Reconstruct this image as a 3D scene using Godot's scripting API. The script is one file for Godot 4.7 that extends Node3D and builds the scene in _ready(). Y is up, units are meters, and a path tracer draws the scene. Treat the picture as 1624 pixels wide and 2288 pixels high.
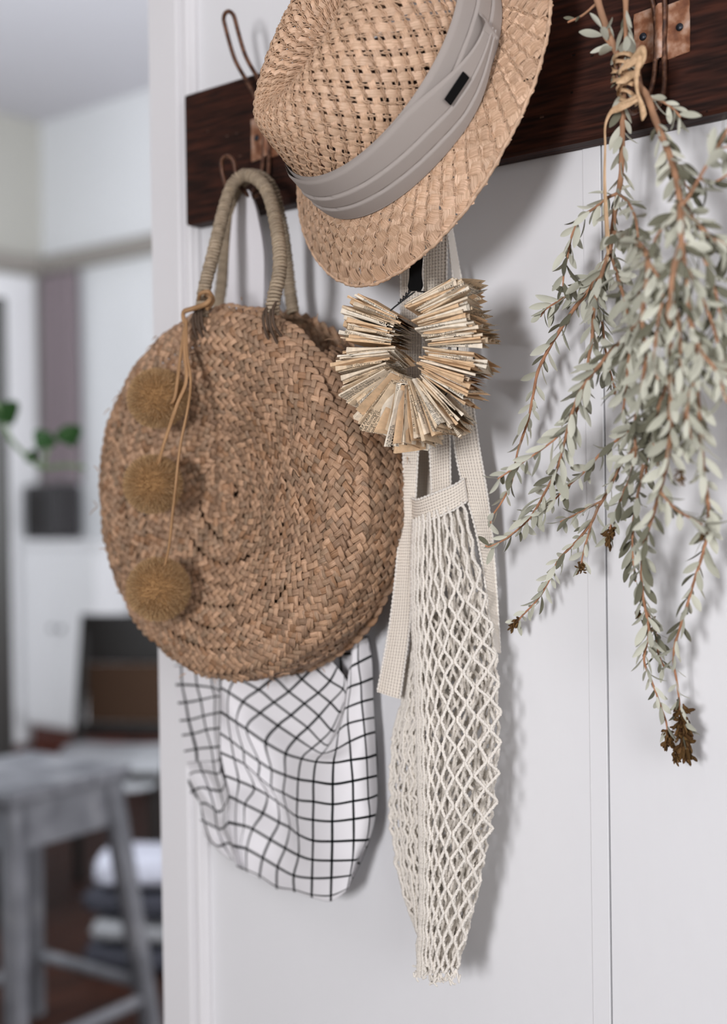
extends Node3D

# A collector of triangles that becomes one mesh. Normals follow the winding.
class MB:
	var v := PackedVector3Array()
	var t := PackedVector2Array()
	var c := PackedColorArray()
	var i := PackedInt32Array()
	var weld := PackedInt32Array()

	func grid(p: PackedVector3Array, uv: PackedVector2Array, nu: int, nv: int, col := Color.WHITE, cols := PackedColorArray()) -> void:
		var base := v.size()
		v.append_array(p)
		t.append_array(uv)
		if cols.size() == p.size():
			c.append_array(cols)
		else:
			var k := PackedColorArray()
			k.resize(p.size())
			k.fill(col)
			c.append_array(k)
		for a in nu - 1:
			for b in nv - 1:
				var q := base + a * nv + b
				i.append(q); i.append(q + nv); i.append(q + 1)
				i.append(q + 1); i.append(q + nv); i.append(q + nv + 1)

	# A flat polygon with corners of its own (hard edges), fanned from the first.
	func poly(p: Array, col := Color.WHITE, uvs: Array = []) -> void:
		var base := v.size()
		for k in p.size():
			v.append(p[k])
			t.append(uvs[k] if uvs.size() == p.size() else Vector2(p[k].x, p[k].y))
			c.append(col)
		for k in range(1, p.size() - 1):
			i.append(base); i.append(base + k); i.append(base + k + 1)

	# A tube along a path. rad: one radius or one for each point. flat: second axis over the first; side: the direction of the first axis where given.
	func tube(path: PackedVector3Array, rad, sides: int, col := Color.WHITE, flat := 1.0, side := Vector3.ZERO, caps := true, vscale := 10.0, cols := PackedColorArray()) -> void:
		var n := path.size()
		if n < 2:
			return
		var many := rad is PackedFloat32Array
		var p := PackedVector3Array()
		var uv := PackedVector2Array()
		var ks := PackedColorArray()
		var base := v.size()
		var last := Vector3.ZERO
		var s := 0.0
		var tan0 := Vector3.ZERO
		var tan1 := Vector3.ZERO
		for k in n:
			var d := (path[mini(k + 1, n - 1)] - path[maxi(k - 1, 0)]).normalized()
			if k == 0:
				tan0 = d
				last = side if side != Vector3.ZERO else (Vector3.UP if absf(d.y) < 0.9 else Vector3.RIGHT)
			elif side != Vector3.ZERO:
				last = side
			if k == n - 1:
				tan1 = d
			var x := (last - d * last.dot(d)).normalized()
			var y := d.cross(x)
			last = x
			var r: float = rad[k] if many else rad
			if k > 0:
				s += path[k].distance_to(path[k - 1])
			for a in sides + 1:
				var w := TAU * a / sides
				p.append(path[k] + (x * cos(w) + y * sin(w) * flat) * r)
				uv.append(Vector2(float(a) / sides, s * vscale))
				ks.append(cols[k] if cols.size() == n else col)
			weld.append(base + k * (sides + 1)); weld.append(base + k * (sides + 1) + sides)
		grid(p, uv, n, sides + 1, col, ks)
		if caps:
			for e in 2:
				var at := v.size()
				var row := base + (n - 1) * (sides + 1) * e
				var mid := path[(n - 1) * e]
				for a in sides + 1:
					v.append(v[row + a]); t.append(Vector2(0.5, 0.5)); c.append(c[row])
				v.append(mid); t.append(Vector2(0.5, 0.5)); c.append(c[row])
				for a in sides:
					if e == 0:
						i.append(at + a); i.append(at + a + 1); i.append(at + sides + 1)
					else:
						i.append(at + a); i.append(at + sides + 1); i.append(at + a + 1)

	# A box with chamfered edges, in the frame f.
	func box(lo: Vector3, hi: Vector3, ch := 0.002, f := Transform3D(), col := Color.WHITE) -> void:
		var m := (lo + hi) * 0.5
		var h := (hi - lo) * 0.5
		var e := minf(ch, minf(h.x, minf(h.y, h.z)) * 0.9)
		for ax in 3:
			for sg in [-1.0, 1.0]:
				var b := (ax + 1) % 3
				var d := (ax + 2) % 3
				var q := []
				for s in [[-1, -1], [1, -1], [1, 1], [-1, 1]]:
					var o := Vector3.ZERO
					o[ax] = sg * h[ax]
					o[b] = s[0] * (h[b] - e)
					o[d] = s[1] * (h[d] - e)
					q.append(f * (m + o))
				if sg > 0:
					q.reverse()
				var us := []
				for s in [[-1, -1], [1, -1], [1, 1], [-1, 1]]:
					us.append(Vector2(s[0] * h[b], s[1] * h[d]))
				if sg > 0:
					us.reverse()
				poly(q, col, us)
		for ax in 3:
			var b := (ax + 1) % 3
			var d := (ax + 2) % 3
			for sb in [-1.0, 1.0]:
				for sd in [-1.0, 1.0]:
					var q := []
					for s in [[-1.0, 0], [1.0, 0], [1.0, 1], [-1.0, 1]]:
						var o := Vector3.ZERO
						o[ax] = s[0] * (h[ax] - e)
						o[b] = sb * (h[b] - (e if s[1] == 1 else 0.0))
						o[d] = sd * (h[d] - (0.0 if s[1] == 1 else e))
						q.append(f * (m + o))
					if sb * sd < 0:
						q.reverse()
					poly(q, col)
		for sx in [-1.0, 1.0]:
			for sy in [-1.0, 1.0]:
				for sz in [-1.0, 1.0]:
					var q := [f * (m + Vector3(sx * h.x, sy * (h.y - e), sz * (h.z - e))), f * (m + Vector3(sx * (h.x - e), sy * h.y, sz * (h.z - e))), f * (m + Vector3(sx * (h.x - e), sy * (h.y - e), sz * h.z))]
					if sx * sy * sz > 0:
						q.reverse()
					poly(q, col)

	# Turns a profile (radius, height) round the y axis of f.
	func lathe(prof: PackedVector2Array, sides: int, f := Transform3D(), col := Color.WHITE) -> void:
		var p := PackedVector3Array()
		var uv := PackedVector2Array()
		var base := v.size()
		for k in prof.size():
			for a in sides + 1:
				var w := TAU * a / sides
				p.append(f * Vector3(prof[k].x * cos(w), prof[k].y, prof[k].x * sin(w)))
				uv.append(Vector2(float(a) / sides, float(k) / prof.size()))
			weld.append(base + k * (sides + 1)); weld.append(base + k * (sides + 1) + sides)
		grid(p, uv, prof.size(), sides + 1, col)

	func mesh() -> ArrayMesh:
		var nn := PackedVector3Array()
		nn.resize(v.size())
		for k in range(0, i.size(), 3):
			var a := i[k]
			var b := i[k + 1]
			var d := i[k + 2]
			var nrm := (v[d] - v[a]).cross(v[b] - v[a])
			nn[a] += nrm
			nn[b] += nrm
			nn[d] += nrm
		for k in range(0, weld.size(), 2):
			var q := nn[weld[k]] + nn[weld[k + 1]]
			nn[weld[k]] = q
			nn[weld[k + 1]] = q
		for k in nn.size():
			nn[k] = nn[k].normalized() if nn[k].length_squared() > 0.0 else Vector3.UP
		var arrays := []
		arrays.resize(Mesh.ARRAY_MAX)
		arrays[Mesh.ARRAY_VERTEX] = v
		arrays[Mesh.ARRAY_NORMAL] = nn
		arrays[Mesh.ARRAY_TEX_UV] = t
		arrays[Mesh.ARRAY_COLOR] = c
		arrays[Mesh.ARRAY_INDEX] = i
		var m := ArrayMesh.new()
		m.add_surface_from_arrays(Mesh.PRIMITIVE_TRIANGLES, arrays)
		return m


var rng := RandomNumberGenerator.new()
var M := {}
var taken := {}


func numbered(called: String) -> String:
	if not taken.has(called):
		taken[called] = 0
		return called
	taken[called] += 1
	return "%s_%03d" % [called, taken[called]]


# Commits a mesh whose corners are given in the room's own metres, whatever its parent's place.
func obj(called: String, mb: MB, m: Material, parent: Node3D = null) -> MeshInstance3D:
	var o := MeshInstance3D.new()
	o.name = numbered(called) if parent == null else called
	o.mesh = mb.mesh()
	o.material_override = m
	o.cast_shadow = GeometryInstance3D.SHADOW_CASTING_SETTING_ON
	if parent == null:
		add_child(o)
	else:
		var up: Node = parent
		var off := Vector3.ZERO
		while up != self:
			off += up.position
			up = up.get_parent()
		parent.add_child(o, true)
		o.position = -off
	return o


func thing(called: String, label: String, category: String, at := Vector3.ZERO, group := "") -> Node3D:
	var o := Node3D.new()
	o.name = numbered(called)
	add_child(o)
	o.position = at
	return tag(o, label, category, group)


func tag(o: Node3D, label: String, category: String, group := "") -> Node3D:
	o.set_meta("label", label)
	o.set_meta("category", category)
	if group:
		o.set_meta("group", group)
	return o


func struct(called: String, mb: MB, m: Material, label: String, category: String) -> MeshInstance3D:
	var o := obj(called, mb, m)
	o.set_meta("kind", "structure")
	o.set_meta("label", label)
	o.set_meta("category", category)
	return o


func stuff(o: Node3D) -> Node3D:
	o.set_meta("kind", "stuff")
	return o


func rnd(a: float, b: float) -> float:
	return rng.randf_range(a, b)


# A smooth curve through points, n steps on each span.
func curve(p: Array, n := 6) -> PackedVector3Array:
	var out := PackedVector3Array()
	for k in p.size() - 1:
		var a: Vector3 = p[maxi(k - 1, 0)]
		var b: Vector3 = p[k]
		var d: Vector3 = p[k + 1]
		var e: Vector3 = p[mini(k + 2, p.size() - 1)]
		for s in n:
			out.append(b.cubic_interpolate(d, a, e, float(s) / n))
	out.append(p[p.size() - 1])
	return out


# The same curve walked in equal steps.
func even(p: PackedVector3Array, step: float) -> PackedVector3Array:
	var out := PackedVector3Array([p[0]])
	var left := step
	for k in range(1, p.size()):
		var a := p[k - 1]
		var d := p[k].distance_to(a)
		var done := 0.0
		while d - done >= left:
			done += left
			left = step
			out.append(a.lerp(p[k], done / d))
		left -= d - done
	if out[out.size() - 1].distance_to(p[p.size() - 1]) > step * 0.3:
		out.append(p[p.size() - 1])
	return out


func tint(c: Color, by: float) -> Color:
	return Color(clampf(c.r * by, 0, 1), clampf(c.g * by, 0, 1), clampf(c.b * by, 0, 1))


func lin(r: float, g: float, b: float) -> Color:
	return Color(r, g, b).srgb_to_linear()


func _ready() -> void:
	# --- the camera: 1.3 m up, looking along the wall to the left; a fast lens focused on the hat
	var cam := Camera3D.new()
	cam.name = "camera"
	var look := CameraAttributesPhysical.new()
	look.frustum_focal_length = 30.4196
	look.exposure_aperture = 1.58
	look.frustum_focus_distance = 1.16
	look.frustum_near = 0.05
	look.frustum_far = 60.0
	cam.attributes = look
	add_child(cam)
	cam.transform = Transform3D(Basis(Vector3(0.770524, -0.014136, -0.637254), Vector3(0.004663, 0.999852, -0.016541), Vector3(0.637394, 0.009774, 0.770476)), Vector3(0.866855, 1.313292, 1.047848))
	cam.fov = 43.055
	cam.near = 0.05
	cam.far = 60.0
	cam.current = true

	# --- an overcast sky outside the windows
	var env := Environment.new()
	env.background_mode = Environment.BG_SKY
	env.sky = Sky.new()
	var day := ProceduralSkyMaterial.new()
	day.sky_top_color = Color(0.80, 0.84, 0.90)
	day.sky_horizon_color = Color(0.90, 0.91, 0.92)
	day.ground_bottom_color = Color(0.45, 0.46, 0.42)
	day.ground_horizon_color = Color(0.75, 0.76, 0.75)
	day.sun_angle_max = 0.0
	env.sky.sky_material = day
	env.background_energy_multiplier = 1.0
	env.tonemap_mode = Environment.TONE_MAPPER_LINEAR
	env.tonemap_exposure = 0.645
	env.sdfgi_enabled = true
	env.ssao_enabled = true
	env.ssil_enabled = true
	var we := WorldEnvironment.new()
	we.name = "world_environment"
	we.environment = env
	add_child(we)

	# --- daylight through the window that faces the wall, and through the window of the far room
	var win := AreaLight3D.new()
	win.name = "window_daylight"
	win.area_size = Vector2(0.34, 0.64)
	win.light_energy = 8.0
	win.light_color = Color(0.99, 0.985, 1.0)
	win.shadow_enabled = true
	win.area_range = 30.0
	win.area_attenuation = 2.0
	add_child(win)
	win.position = Vector3(0.85, 1.42, 2.78)
	var far := AreaLight3D.new()
	far.name = "far_window_daylight"
	far.area_size = Vector2(1.1, 1.3)
	far.light_energy = 11.0
	far.light_color = Color(0.95, 0.98, 1.0)
	far.shadow_enabled = true
	far.area_range = 30.0
	far.area_attenuation = 2.0
	add_child(far)
	far.position = Vector3(-2.4, 1.75, -0.14)

	var side := AreaLight3D.new()
	side.name = "side_window_daylight"
	side.area_size = Vector2(1.5, 1.3)
	side.light_energy = 4.4
	side.light_color = Color(0.99, 0.985, 1.0)
	side.shadow_enabled = true
	side.area_range = 30.0
	side.area_attenuation = 2.0
	add_child(side)
	side.position = Vector3(2.58, 1.6, 1.75)
	side.rotation.y = PI / 2

	var east := AreaLight3D.new()
	east.name = "far_east_window_daylight"
	east.area_size = Vector2(1.3, 1.3)
	east.light_energy = 22.0
	east.light_color = Color(0.97, 0.98, 1.0)
	east.shadow_enabled = true
	east.area_range = 30.0
	east.area_attenuation = 2.0
	add_child(east)
	east.position = Vector3(2.58, 1.75, -1.7)
	east.rotation.y = PI / 2

	rng.seed = 20
	make_materials()
	build_room()
	build_far_room()
	build_rack()
	build_hat()
	build_round_bag()
	build_tassel()
	build_tote()
	build_net_bag()
	build_wreath()
	build_branches()


func pic(size: Vector2i, f: Callable) -> Image:
	var im := Image.create(size.x, size.y, false, Image.FORMAT_RGBA8)
	for y in size.y:
		for x in size.x:
			im.set_pixel(x, y, f.call(x, y))
	return im


func noise_tex(freq: float, oct: int, w := 512, h := 512, ramp: Array = [], normal := 0.0, sd := 1) -> NoiseTexture2D:
	var n := FastNoiseLite.new()
	n.noise_type = FastNoiseLite.TYPE_SIMPLEX_SMOOTH
	n.seed = sd
	n.frequency = freq
	n.fractal_octaves = oct
	var t := NoiseTexture2D.new()
	t.width = w
	t.height = h
	t.seamless = true
	t.noise = n
	if normal > 0.0:
		t.as_normal_map = true
		t.bump_strength = normal
	if ramp.size() > 1:
		var g := Gradient.new()
		g.offsets = PackedFloat32Array(ramp.map(func(r): return r[0]))
		g.colors = PackedColorArray(ramp.map(func(r): return r[1]))
		t.color_ramp = g
	return t


func mat(called: String, col: Color, rough := 0.8, spec := 0.4) -> StandardMaterial3D:
	var m := StandardMaterial3D.new()
	m.resource_name = called
	m.albedo_color = col
	m.roughness = rough
	m.metallic_specular = spec
	m.cull_mode = BaseMaterial3D.CULL_DISABLED
	M[called] = m
	return m


# Streaks that run along v: fibre, grain, brushed cord.
func streaks(w: int, h: int, fu: float, fv: float, lo: Color, hi: Color, sd: int) -> Image:
	var n := FastNoiseLite.new()
	n.noise_type = FastNoiseLite.TYPE_SIMPLEX_SMOOTH
	n.seed = sd
	n.frequency = 1.0
	n.fractal_octaves = 3
	return pic(Vector2i(w, h), func(x, y):
		var a: float = TAU * x / w
		var k := n.get_noise_3d(cos(a) * fu / TAU, sin(a) * fu / TAU, y * fv / h)
		return lo.lerp(hi, clampf(0.5 + k * 0.9, 0.0, 1.0)))


func tex(im: Image) -> ImageTexture:
	im.generate_mipmaps()
	return ImageTexture.create_from_image(im)


func bump_of(im: Image, by: float) -> ImageTexture:
	var b: Image = im.duplicate()
	b.bump_map_to_normal_map(by)
	return ImageTexture.create_from_image(b)


func make_materials() -> void:
	var grey := Color(0.5, 0.5, 0.5)
	# painted boards: a satin white with brush marks
	var wall := mat("white_paint", Color(0.90, 0.90, 0.905), 0.55, 0.4)
	wall.normal_enabled = true
	wall.normal_texture = noise_tex(0.03, 4, 512, 512, [], 2.0, 4)
	wall.normal_scale = 0.12
	wall.uv1_triplanar = true
	wall.uv1_world_triplanar = true
	wall.uv1_scale = Vector3(3, 0.6, 3)
	mat("room_paint", Color(0.70, 0.69, 0.67), 0.8, 0.3)
	mat("trim_paint", Color(0.905, 0.90, 0.905), 0.4, 0.5)
	mat("ceiling_paint", Color(0.84, 0.83, 0.85), 0.9, 0.2)
	mat("dim_wall_paint", Color(0.73, 0.72, 0.69), 0.8, 0.3)
	mat("rail_paint", Color(0.60, 0.575, 0.55), 0.7, 0.3)
	# dark red-brown timber with a grain along the board
	var wood_im := streaks(256, 1024, 64.0, 9.0, Color(0.105, 0.052, 0.036), Color(0.27, 0.142, 0.098), 7)
	var n := FastNoiseLite.new()
	n.seed = 12
	n.frequency = 0.02
	for k in 90:
		var x := rng.randi_range(0, 255)
		var y := rng.randi_range(0, 1023)
		for s in rng.randi_range(2, 9):
			wood_im.set_pixel(x, (y + s) % 1024, Color(0.42, 0.33, 0.29) if k % 3 == 0 else Color(0.04, 0.02, 0.015))
	wood_im.rotate_90(CLOCKWISE)
	var wood := mat("dark_timber", Color(1, 1, 1), 0.6, 0.3)
	wood.albedo_texture = tex(wood_im)
	wood.normal_enabled = true
	wood.normal_texture = bump_of(wood_im, 6.0)
	wood.normal_scale = 0.5
	wood.uv1_triplanar = true
	wood.uv1_scale = Vector3(1.6, 3.2, 3.2)
	# boards of the far floor and skirting
	var floor_im := streaks(256, 512, 20.0, 5.0, Color(0.11, 0.06, 0.042), Color(0.24, 0.13, 0.09), 9)
	var fl := mat("floor_timber", Color(1, 1, 1), 0.65, 0.25)
	fl.albedo_texture = tex(floor_im)
	fl.uv1_triplanar = true
	fl.uv1_scale = Vector3(4, 4, 0.8)
	mat("skirting_timber", Color(0.33, 0.15, 0.10), 0.45, 0.5)
	# rusted sheet and wire of the coat hooks
	var rust_im := noise_tex(0.02, 5, 256, 256, [[0.0, Color(0.36, 0.20, 0.13)], [0.4, Color(0.55, 0.36, 0.25)], [0.62, Color(0.70, 0.54, 0.44)], [1.0, Color(0.82, 0.74, 0.70)]], 0.0, 3)
	var rust := mat("rusted_plate", Color(1, 1, 1), 0.5, 0.5)
	rust.albedo_texture = rust_im
	rust.metallic = 0.35
	rust.uv1_triplanar = true
	rust.uv1_scale = Vector3(9, 9, 9)
	var wire_im := noise_tex(0.06, 3, 128, 128, [[0.0, Color(0.17, 0.10, 0.075)], [0.5, Color(0.34, 0.21, 0.14)], [0.75, Color(0.52, 0.37, 0.28)], [1.0, Color(0.22, 0.14, 0.11)]], 0.0, 6)
	var wire := mat("rusted_wire", Color(1, 1, 1), 0.5, 0.5)
	wire.albedo_texture = wire_im
	wire.metallic = 0.3
	wire.uv1_triplanar = true
	wire.uv1_scale = Vector3(14, 14, 14)
	mat("dark_nail", Color(0.16, 0.17, 0.20), 0.4, 0.6).metallic = 0.6
	# straw and plaited fibre: colour from the strands, streaks from the fibre
	var fib := streaks(128, 256, 30.0, 3.0, Color(0.70, 0.66, 0.60), Color(1, 1, 1), 21)
	for q in [["straw", 0.55, 0.5, 0.8], ["plait", 0.6, 0.4, 1.0], ["cord", 0.85, 0.2, 1.0], ["cotton", 0.9, 0.15, 0.7], ["raffia", 0.6, 0.4, 0.8]]:
		var m := mat(q[0], Color(1, 1, 1), q[1], q[2])
		m.vertex_color_use_as_albedo = true
		m.albedo_texture = tex(fib) if q[0] != "cotton" else null
		m.normal_enabled = true
		m.normal_texture = bump_of(fib, 5.0)
		m.normal_scale = q[3]
	M.straw.normal_scale = 0.35
	mat("fuzz", Color(1, 1, 1), 0.9, 0.15).vertex_color_use_as_albedo = true
	# twill of the hat band
	var tw := pic(Vector2i(64, 64), func(x, y): return grey.lerp(Color.WHITE, 0.5 + 0.5 * sin(TAU * (x + y) / 8.0)))
	var band := mat("grey_twill", Color(0.66, 0.625, 0.60), 0.75, 0.25)
	band.normal_enabled = true
	band.normal_texture = bump_of(tw, 2.0)
	band.normal_scale = 0.3
	band.uv1_scale = Vector3(40, 40, 1)
	band.rim_enabled = true
	band.rim = 0.2
	mat("black_cloth", Color(0.03, 0.03, 0.033), 0.8, 0.3)
	mat("black_wire", Color(0.08, 0.085, 0.09), 0.45, 0.5)
	# the checked cloth: dark lines printed on white cotton, one square for each unit of uv
	var ck := pic(Vector2i(256, 256), func(x, y):
		var a: float = minf(x, 256 - x) / 256.0
		var b: float = minf(y, 256 - y) / 256.0
		var ink: float = 1.0 - smoothstep(0.056, 0.066, minf(a, b))
		return Color(0.93, 0.925, 0.93).lerp(Color(0.045, 0.06, 0.065), ink))
	var check := mat("checked_cotton", Color(1, 1, 1), 0.85, 0.2)
	check.albedo_texture = tex(ck)
	check.backlight_enabled = true
	check.backlight = Color(0.12, 0.12, 0.12)
	mat("white_cotton", Color(0.91, 0.90, 0.91), 0.85, 0.2)
	# the net bag's woven band: rows of small openings between the threads
	var wv := pic(Vector2i(128, 128), func(x, y):
		var a := fposmod(x / 128.0 * 4.0, 1.0)
		var b := fposmod(y / 128.0 * 4.0 + (0.0), 1.0)
		var hole := absf(a - 0.5) < 0.25 and absf(b - 0.5) < 0.19
		var g := 0.95 + 0.04 * sin(TAU * b * 1.0) * 0.5 + 0.03 * cos(TAU * a)
		return Color(g * 0.98, g * 0.955, g * 0.915, 0.0 if hole else 1.0))
	var wh := pic(Vector2i(128, 128), func(x, y):
		var a := fposmod(x / 128.0 * 4.0, 1.0)
		var b := fposmod(y / 128.0 * 4.0, 1.0)
		var g := clampf(0.5 + 0.5 * minf(absf(a - 0.5) * 2.6, 1.0) * (0.6 + 0.4 * absf(sin(PI * b))) - 0.4 * exp(-pow((a - 0.5) / 0.2, 2) - pow((b - 0.5) / 0.15, 2)), 0, 1)
		return Color(g, g, g))
	var web := mat("woven_band", Color(0.99, 0.975, 0.955), 0.9, 0.15)
	web.albedo_texture = tex(wv)
	web.transparency = BaseMaterial3D.TRANSPARENCY_ALPHA_SCISSOR
	web.alpha_scissor_threshold = 0.5
	web.normal_enabled = true
	web.normal_texture = bump_of(wh, 5.0)
	web.normal_scale = 1.0
	# leaves
	for q in [["leaf_pale", Color(0.80, 0.80, 0.735)], ["leaf_mid", Color(0.70, 0.70, 0.635)], ["leaf_dark", Color(0.44, 0.435, 0.37)]]:
		var m := mat(q[0], q[1], 0.75, 0.3)
		m.backlight_enabled = true
		m.backlight = Color(0.25, 0.25, 0.2)
	var lf := mat("leaf_any", Color(1, 1, 1), 0.75, 0.3)
	lf.vertex_color_use_as_albedo = true
	mat("stem", Color(1, 1, 1), 0.7, 0.3).vertex_color_use_as_albedo = true
	mat("bract", Color(1, 1, 1), 0.85, 0.2).vertex_color_use_as_albedo = true
	# far room
	mat("mauve_cloth", Color(0.55, 0.50, 0.515), 0.9, 0.2)
	mat("dark_grey", Color(0.20, 0.19, 0.195), 0.5, 0.4)
	var gp := mat("worn_grey_paint", Color(1, 1, 1), 0.6, 0.3)
	gp.albedo_texture = noise_tex(0.015, 4, 256, 256, [[0.0, Color(0.31, 0.31, 0.325)], [0.45, Color(0.375, 0.375, 0.39)], [0.7, Color(0.42, 0.42, 0.435)], [1.0, Color(0.49, 0.485, 0.49)]], 0.0, 31)
	gp.uv1_triplanar = true
	gp.uv1_scale = Vector3(2, 2, 2)
	mat("dark_chair_wood", Color(0.09, 0.075, 0.065), 0.5, 0.4)
	mat("cane", Color(0.22, 0.15, 0.10), 0.7, 0.3)
	mat("towel_white", Color(0.66, 0.66, 0.70), 0.95, 0.1)
	mat("cloth_grey", Color(0.52, 0.52, 0.53), 0.95, 0.1)
	mat("towel_grey", Color(0.22, 0.22, 0.245), 0.95, 0.1)
	mat("ivy_leaf", Color(0.10, 0.24, 0.06), 0.5, 0.4)
	mat("ivy_stem", Color(0.42, 0.50, 0.36), 0.6, 0.3)
	mat("terracotta", Color(0.45, 0.24, 0.16), 0.8, 0.3)
	mat("glass", Color(1, 1, 1, 0.06), 0.05, 0.5).transparency = BaseMaterial3D.TRANSPARENCY_ALPHA


func slab(lo: Vector3, hi: Vector3, ch := 0.002) -> MB:
	var mb := MB.new()
	mb.box(lo, hi, ch)
	return mb


func build_room() -> void:
	# the wall of wide painted boards, its cover strip beside the joint
	var w := struct("wall_back", slab(Vector3(-0.298, 0, -0.11), Vector3(2.6, 3.3, -0.012), 0.0), M.white_paint, "white painted board wall carrying the dark coat rack", "wall")
	obj("panel", slab(Vector3(-0.298, 0, -0.014), Vector3(0.2660, 3.3, 0), 0.0004), M.white_paint, w)
	obj("panel", slab(Vector3(0.2660, 0, -0.014), Vector3(0.2842, 3.3, 0.0010), 0.0007), M.white_paint, w)
	obj("panel", slab(Vector3(0.2853, 0, -0.014), Vector3(1.2, 3.3, 0), 0.0010), M.white_paint, w)
	obj("panel", slab(Vector3(1.2013, 0, -0.014), Vector3(2.6, 3.3, 0), 0.0010), M.white_paint, w)
	# the architrave at the opening: a flat, a groove and a rounded bead, run floor to head
	var prof := PackedVector2Array()
	for q in [[-0.306, -0.112], [-0.306, 0.0165], [-0.3045, 0.018], [-0.2585, 0.018], [-0.2565, 0.0165], [-0.2545, 0.011], [-0.2525, 0.0095]]:
		prof.append(Vector2(q[0], q[1]))
	for k in 9:
		var a := PI - PI * k / 8.0
		prof.append(Vector2(-0.2465 + 0.006 * cos(a), 0.0095 + 0.0055 * sin(a)))
	for q in [[-0.2395, 0.0085], [-0.2382, 0.0075], [-0.2375, 0.005], [-0.2375, 0.0]]:
		prof.append(Vector2(q[0], q[1]))
	var tr := MB.new()
	for k in prof.size() - 1:
		var a := prof[k]
		var b := prof[k + 1]
		tr.poly([Vector3(a.x, 0, a.y), Vector3(a.x, 2.46, a.y), Vector3(b.x, 2.46, b.y), Vector3(b.x, 0, b.y)])
	struct("trim_1", tr, M.trim_paint, "white moulded door architrave at the left end of the board wall", "trim")
	# the rest of the front room, behind the camera
	var hd := struct("wall_header", slab(Vector3(-1.6, 2.46, -0.11), Vector3(-0.298, 3.3, 0)), M.white_paint, "white wall above the wide opening to the far room", "wall")
	obj("panel", slab(Vector3(-1.6, 2.44, -0.112), Vector3(-0.298, 2.47, 0.012)), M.trim_paint, hd)
	struct("wall_left", slab(Vector3(-1.7, 0, -0.11), Vector3(-1.6, 3.3, 2.8)), M.room_paint, "pale side wall left of the opening", "wall")
	var wr := MB.new()
	wr.box(Vector3(2.6, 0, -3.3), Vector3(2.7, 3.3, -2.4))
	wr.box(Vector3(2.6, 0, -1.0), Vector3(2.7, 3.3, 0.95))
	wr.box(Vector3(2.6, 0, -2.4), Vector3(2.7, 1.05, -1.0))
	wr.box(Vector3(2.6, 2.45, -2.4), Vector3(2.7, 3.3, -1.0))
	wr.box(Vector3(2.6, 0, 2.55), Vector3(2.7, 3.3, 2.9))
	wr.box(Vector3(2.6, 0, 0.95), Vector3(2.7, 0.9, 2.55))
	wr.box(Vector3(2.6, 2.3, 0.95), Vector3(2.7, 3.3, 2.55))
	struct("wall_right", wr, M.room_paint, "pale side wall with a wide window on the right of the room", "wall")
	var fs := MB.new()
	fs.box(Vector3(2.62, 0.9, 0.95), Vector3(2.68, 2.3, 0.99))
	fs.box(Vector3(2.62, 0.9, 2.51), Vector3(2.68, 2.3, 2.55))
	fs.box(Vector3(2.62, 0.9, 0.99), Vector3(2.68, 0.94, 2.51))
	fs.box(Vector3(2.62, 2.26, 0.99), Vector3(2.68, 2.3, 2.51))
	var ff := MB.new()
	ff.box(Vector3(2.62, 1.05, -2.4), Vector3(2.68, 2.45, -2.36))
	ff.box(Vector3(2.62, 1.05, -1.04), Vector3(2.68, 2.45, -1.0))
	ff.box(Vector3(2.62, 1.05, -2.36), Vector3(2.68, 1.09, -1.04))
	ff.box(Vector3(2.62, 2.41, -2.36), Vector3(2.68, 2.45, -1.04))
	var we := struct("window_4", ff, M.trim_paint, "white framed window at the east end of the far room", "window")
	obj("pane", slab(Vector3(2.648, 1.09, -2.36), Vector3(2.652, 2.41, -1.04)), M.glass, we)
	var ws := struct("window_3", fs, M.trim_paint, "wide white framed window in the right hand wall", "window")
	obj("pane", slab(Vector3(2.648, 0.94, 0.99), Vector3(2.652, 2.26, 2.51)), M.glass, ws)
	var wf := MB.new()
	wf.box(Vector3(-1.7, 0, 2.8), Vector3(0.65, 3.3, 2.9))
	wf.box(Vector3(1.05, 0, 2.8), Vector3(2.7, 3.3, 2.9))
	wf.box(Vector3(0.65, 0, 2.8), Vector3(1.05, 1.07, 2.9))
	wf.box(Vector3(0.65, 1.77, 2.8), Vector3(1.05, 3.3, 2.9))
	struct("wall_front", wf, M.room_paint, "pale wall with the window that lights the coat rack", "wall")
	var fr := MB.new()
	fr.box(Vector3(0.65, 1.07, 2.82), Vector3(0.68, 1.77, 2.88))
	fr.box(Vector3(1.02, 1.07, 2.82), Vector3(1.05, 1.77, 2.88))
	fr.box(Vector3(0.68, 1.07, 2.82), Vector3(1.02, 1.10, 2.88))
	fr.box(Vector3(0.68, 1.74, 2.82), Vector3(1.02, 1.77, 2.88))
	var wn := struct("window_1", fr, M.trim_paint, "small white framed window facing the coat rack", "window")
	obj("pane", slab(Vector3(0.68, 1.10, 2.848), Vector3(1.02, 1.74, 2.852)), M.glass, wn)
	# floor and ceiling run through both rooms
	var fl := struct("floor", slab(Vector3(-4.9, -0.12, -3.3), Vector3(2.7, -0.012, 2.9)), M.floor_timber, "dark brown timber board floor", "floor")
	for k in 26:
		var x := -4.74 + k * 0.13
		obj("board", slab(Vector3(x + 0.001, -0.02, -3.13), Vector3(x + 0.129, rnd(-0.0006, 0.0006), 0.4), 0.001), M.floor_timber, fl)
	obj("board", slab(Vector3(-1.357, -0.02, -3.13), Vector3(2.6, -0.001, 2.8)), M.floor_timber, fl)
	obj("board", slab(Vector3(-1.6, -0.02, 0.402), Vector3(-1.359, -0.001, 2.8)), M.floor_timber, fl)
	struct("ceiling", slab(Vector3(-4.9, 3.3, -3.3), Vector3(2.7, 3.42, 2.9)), M.ceiling_paint, "plain pale ceiling above both rooms", "ceiling")


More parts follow.
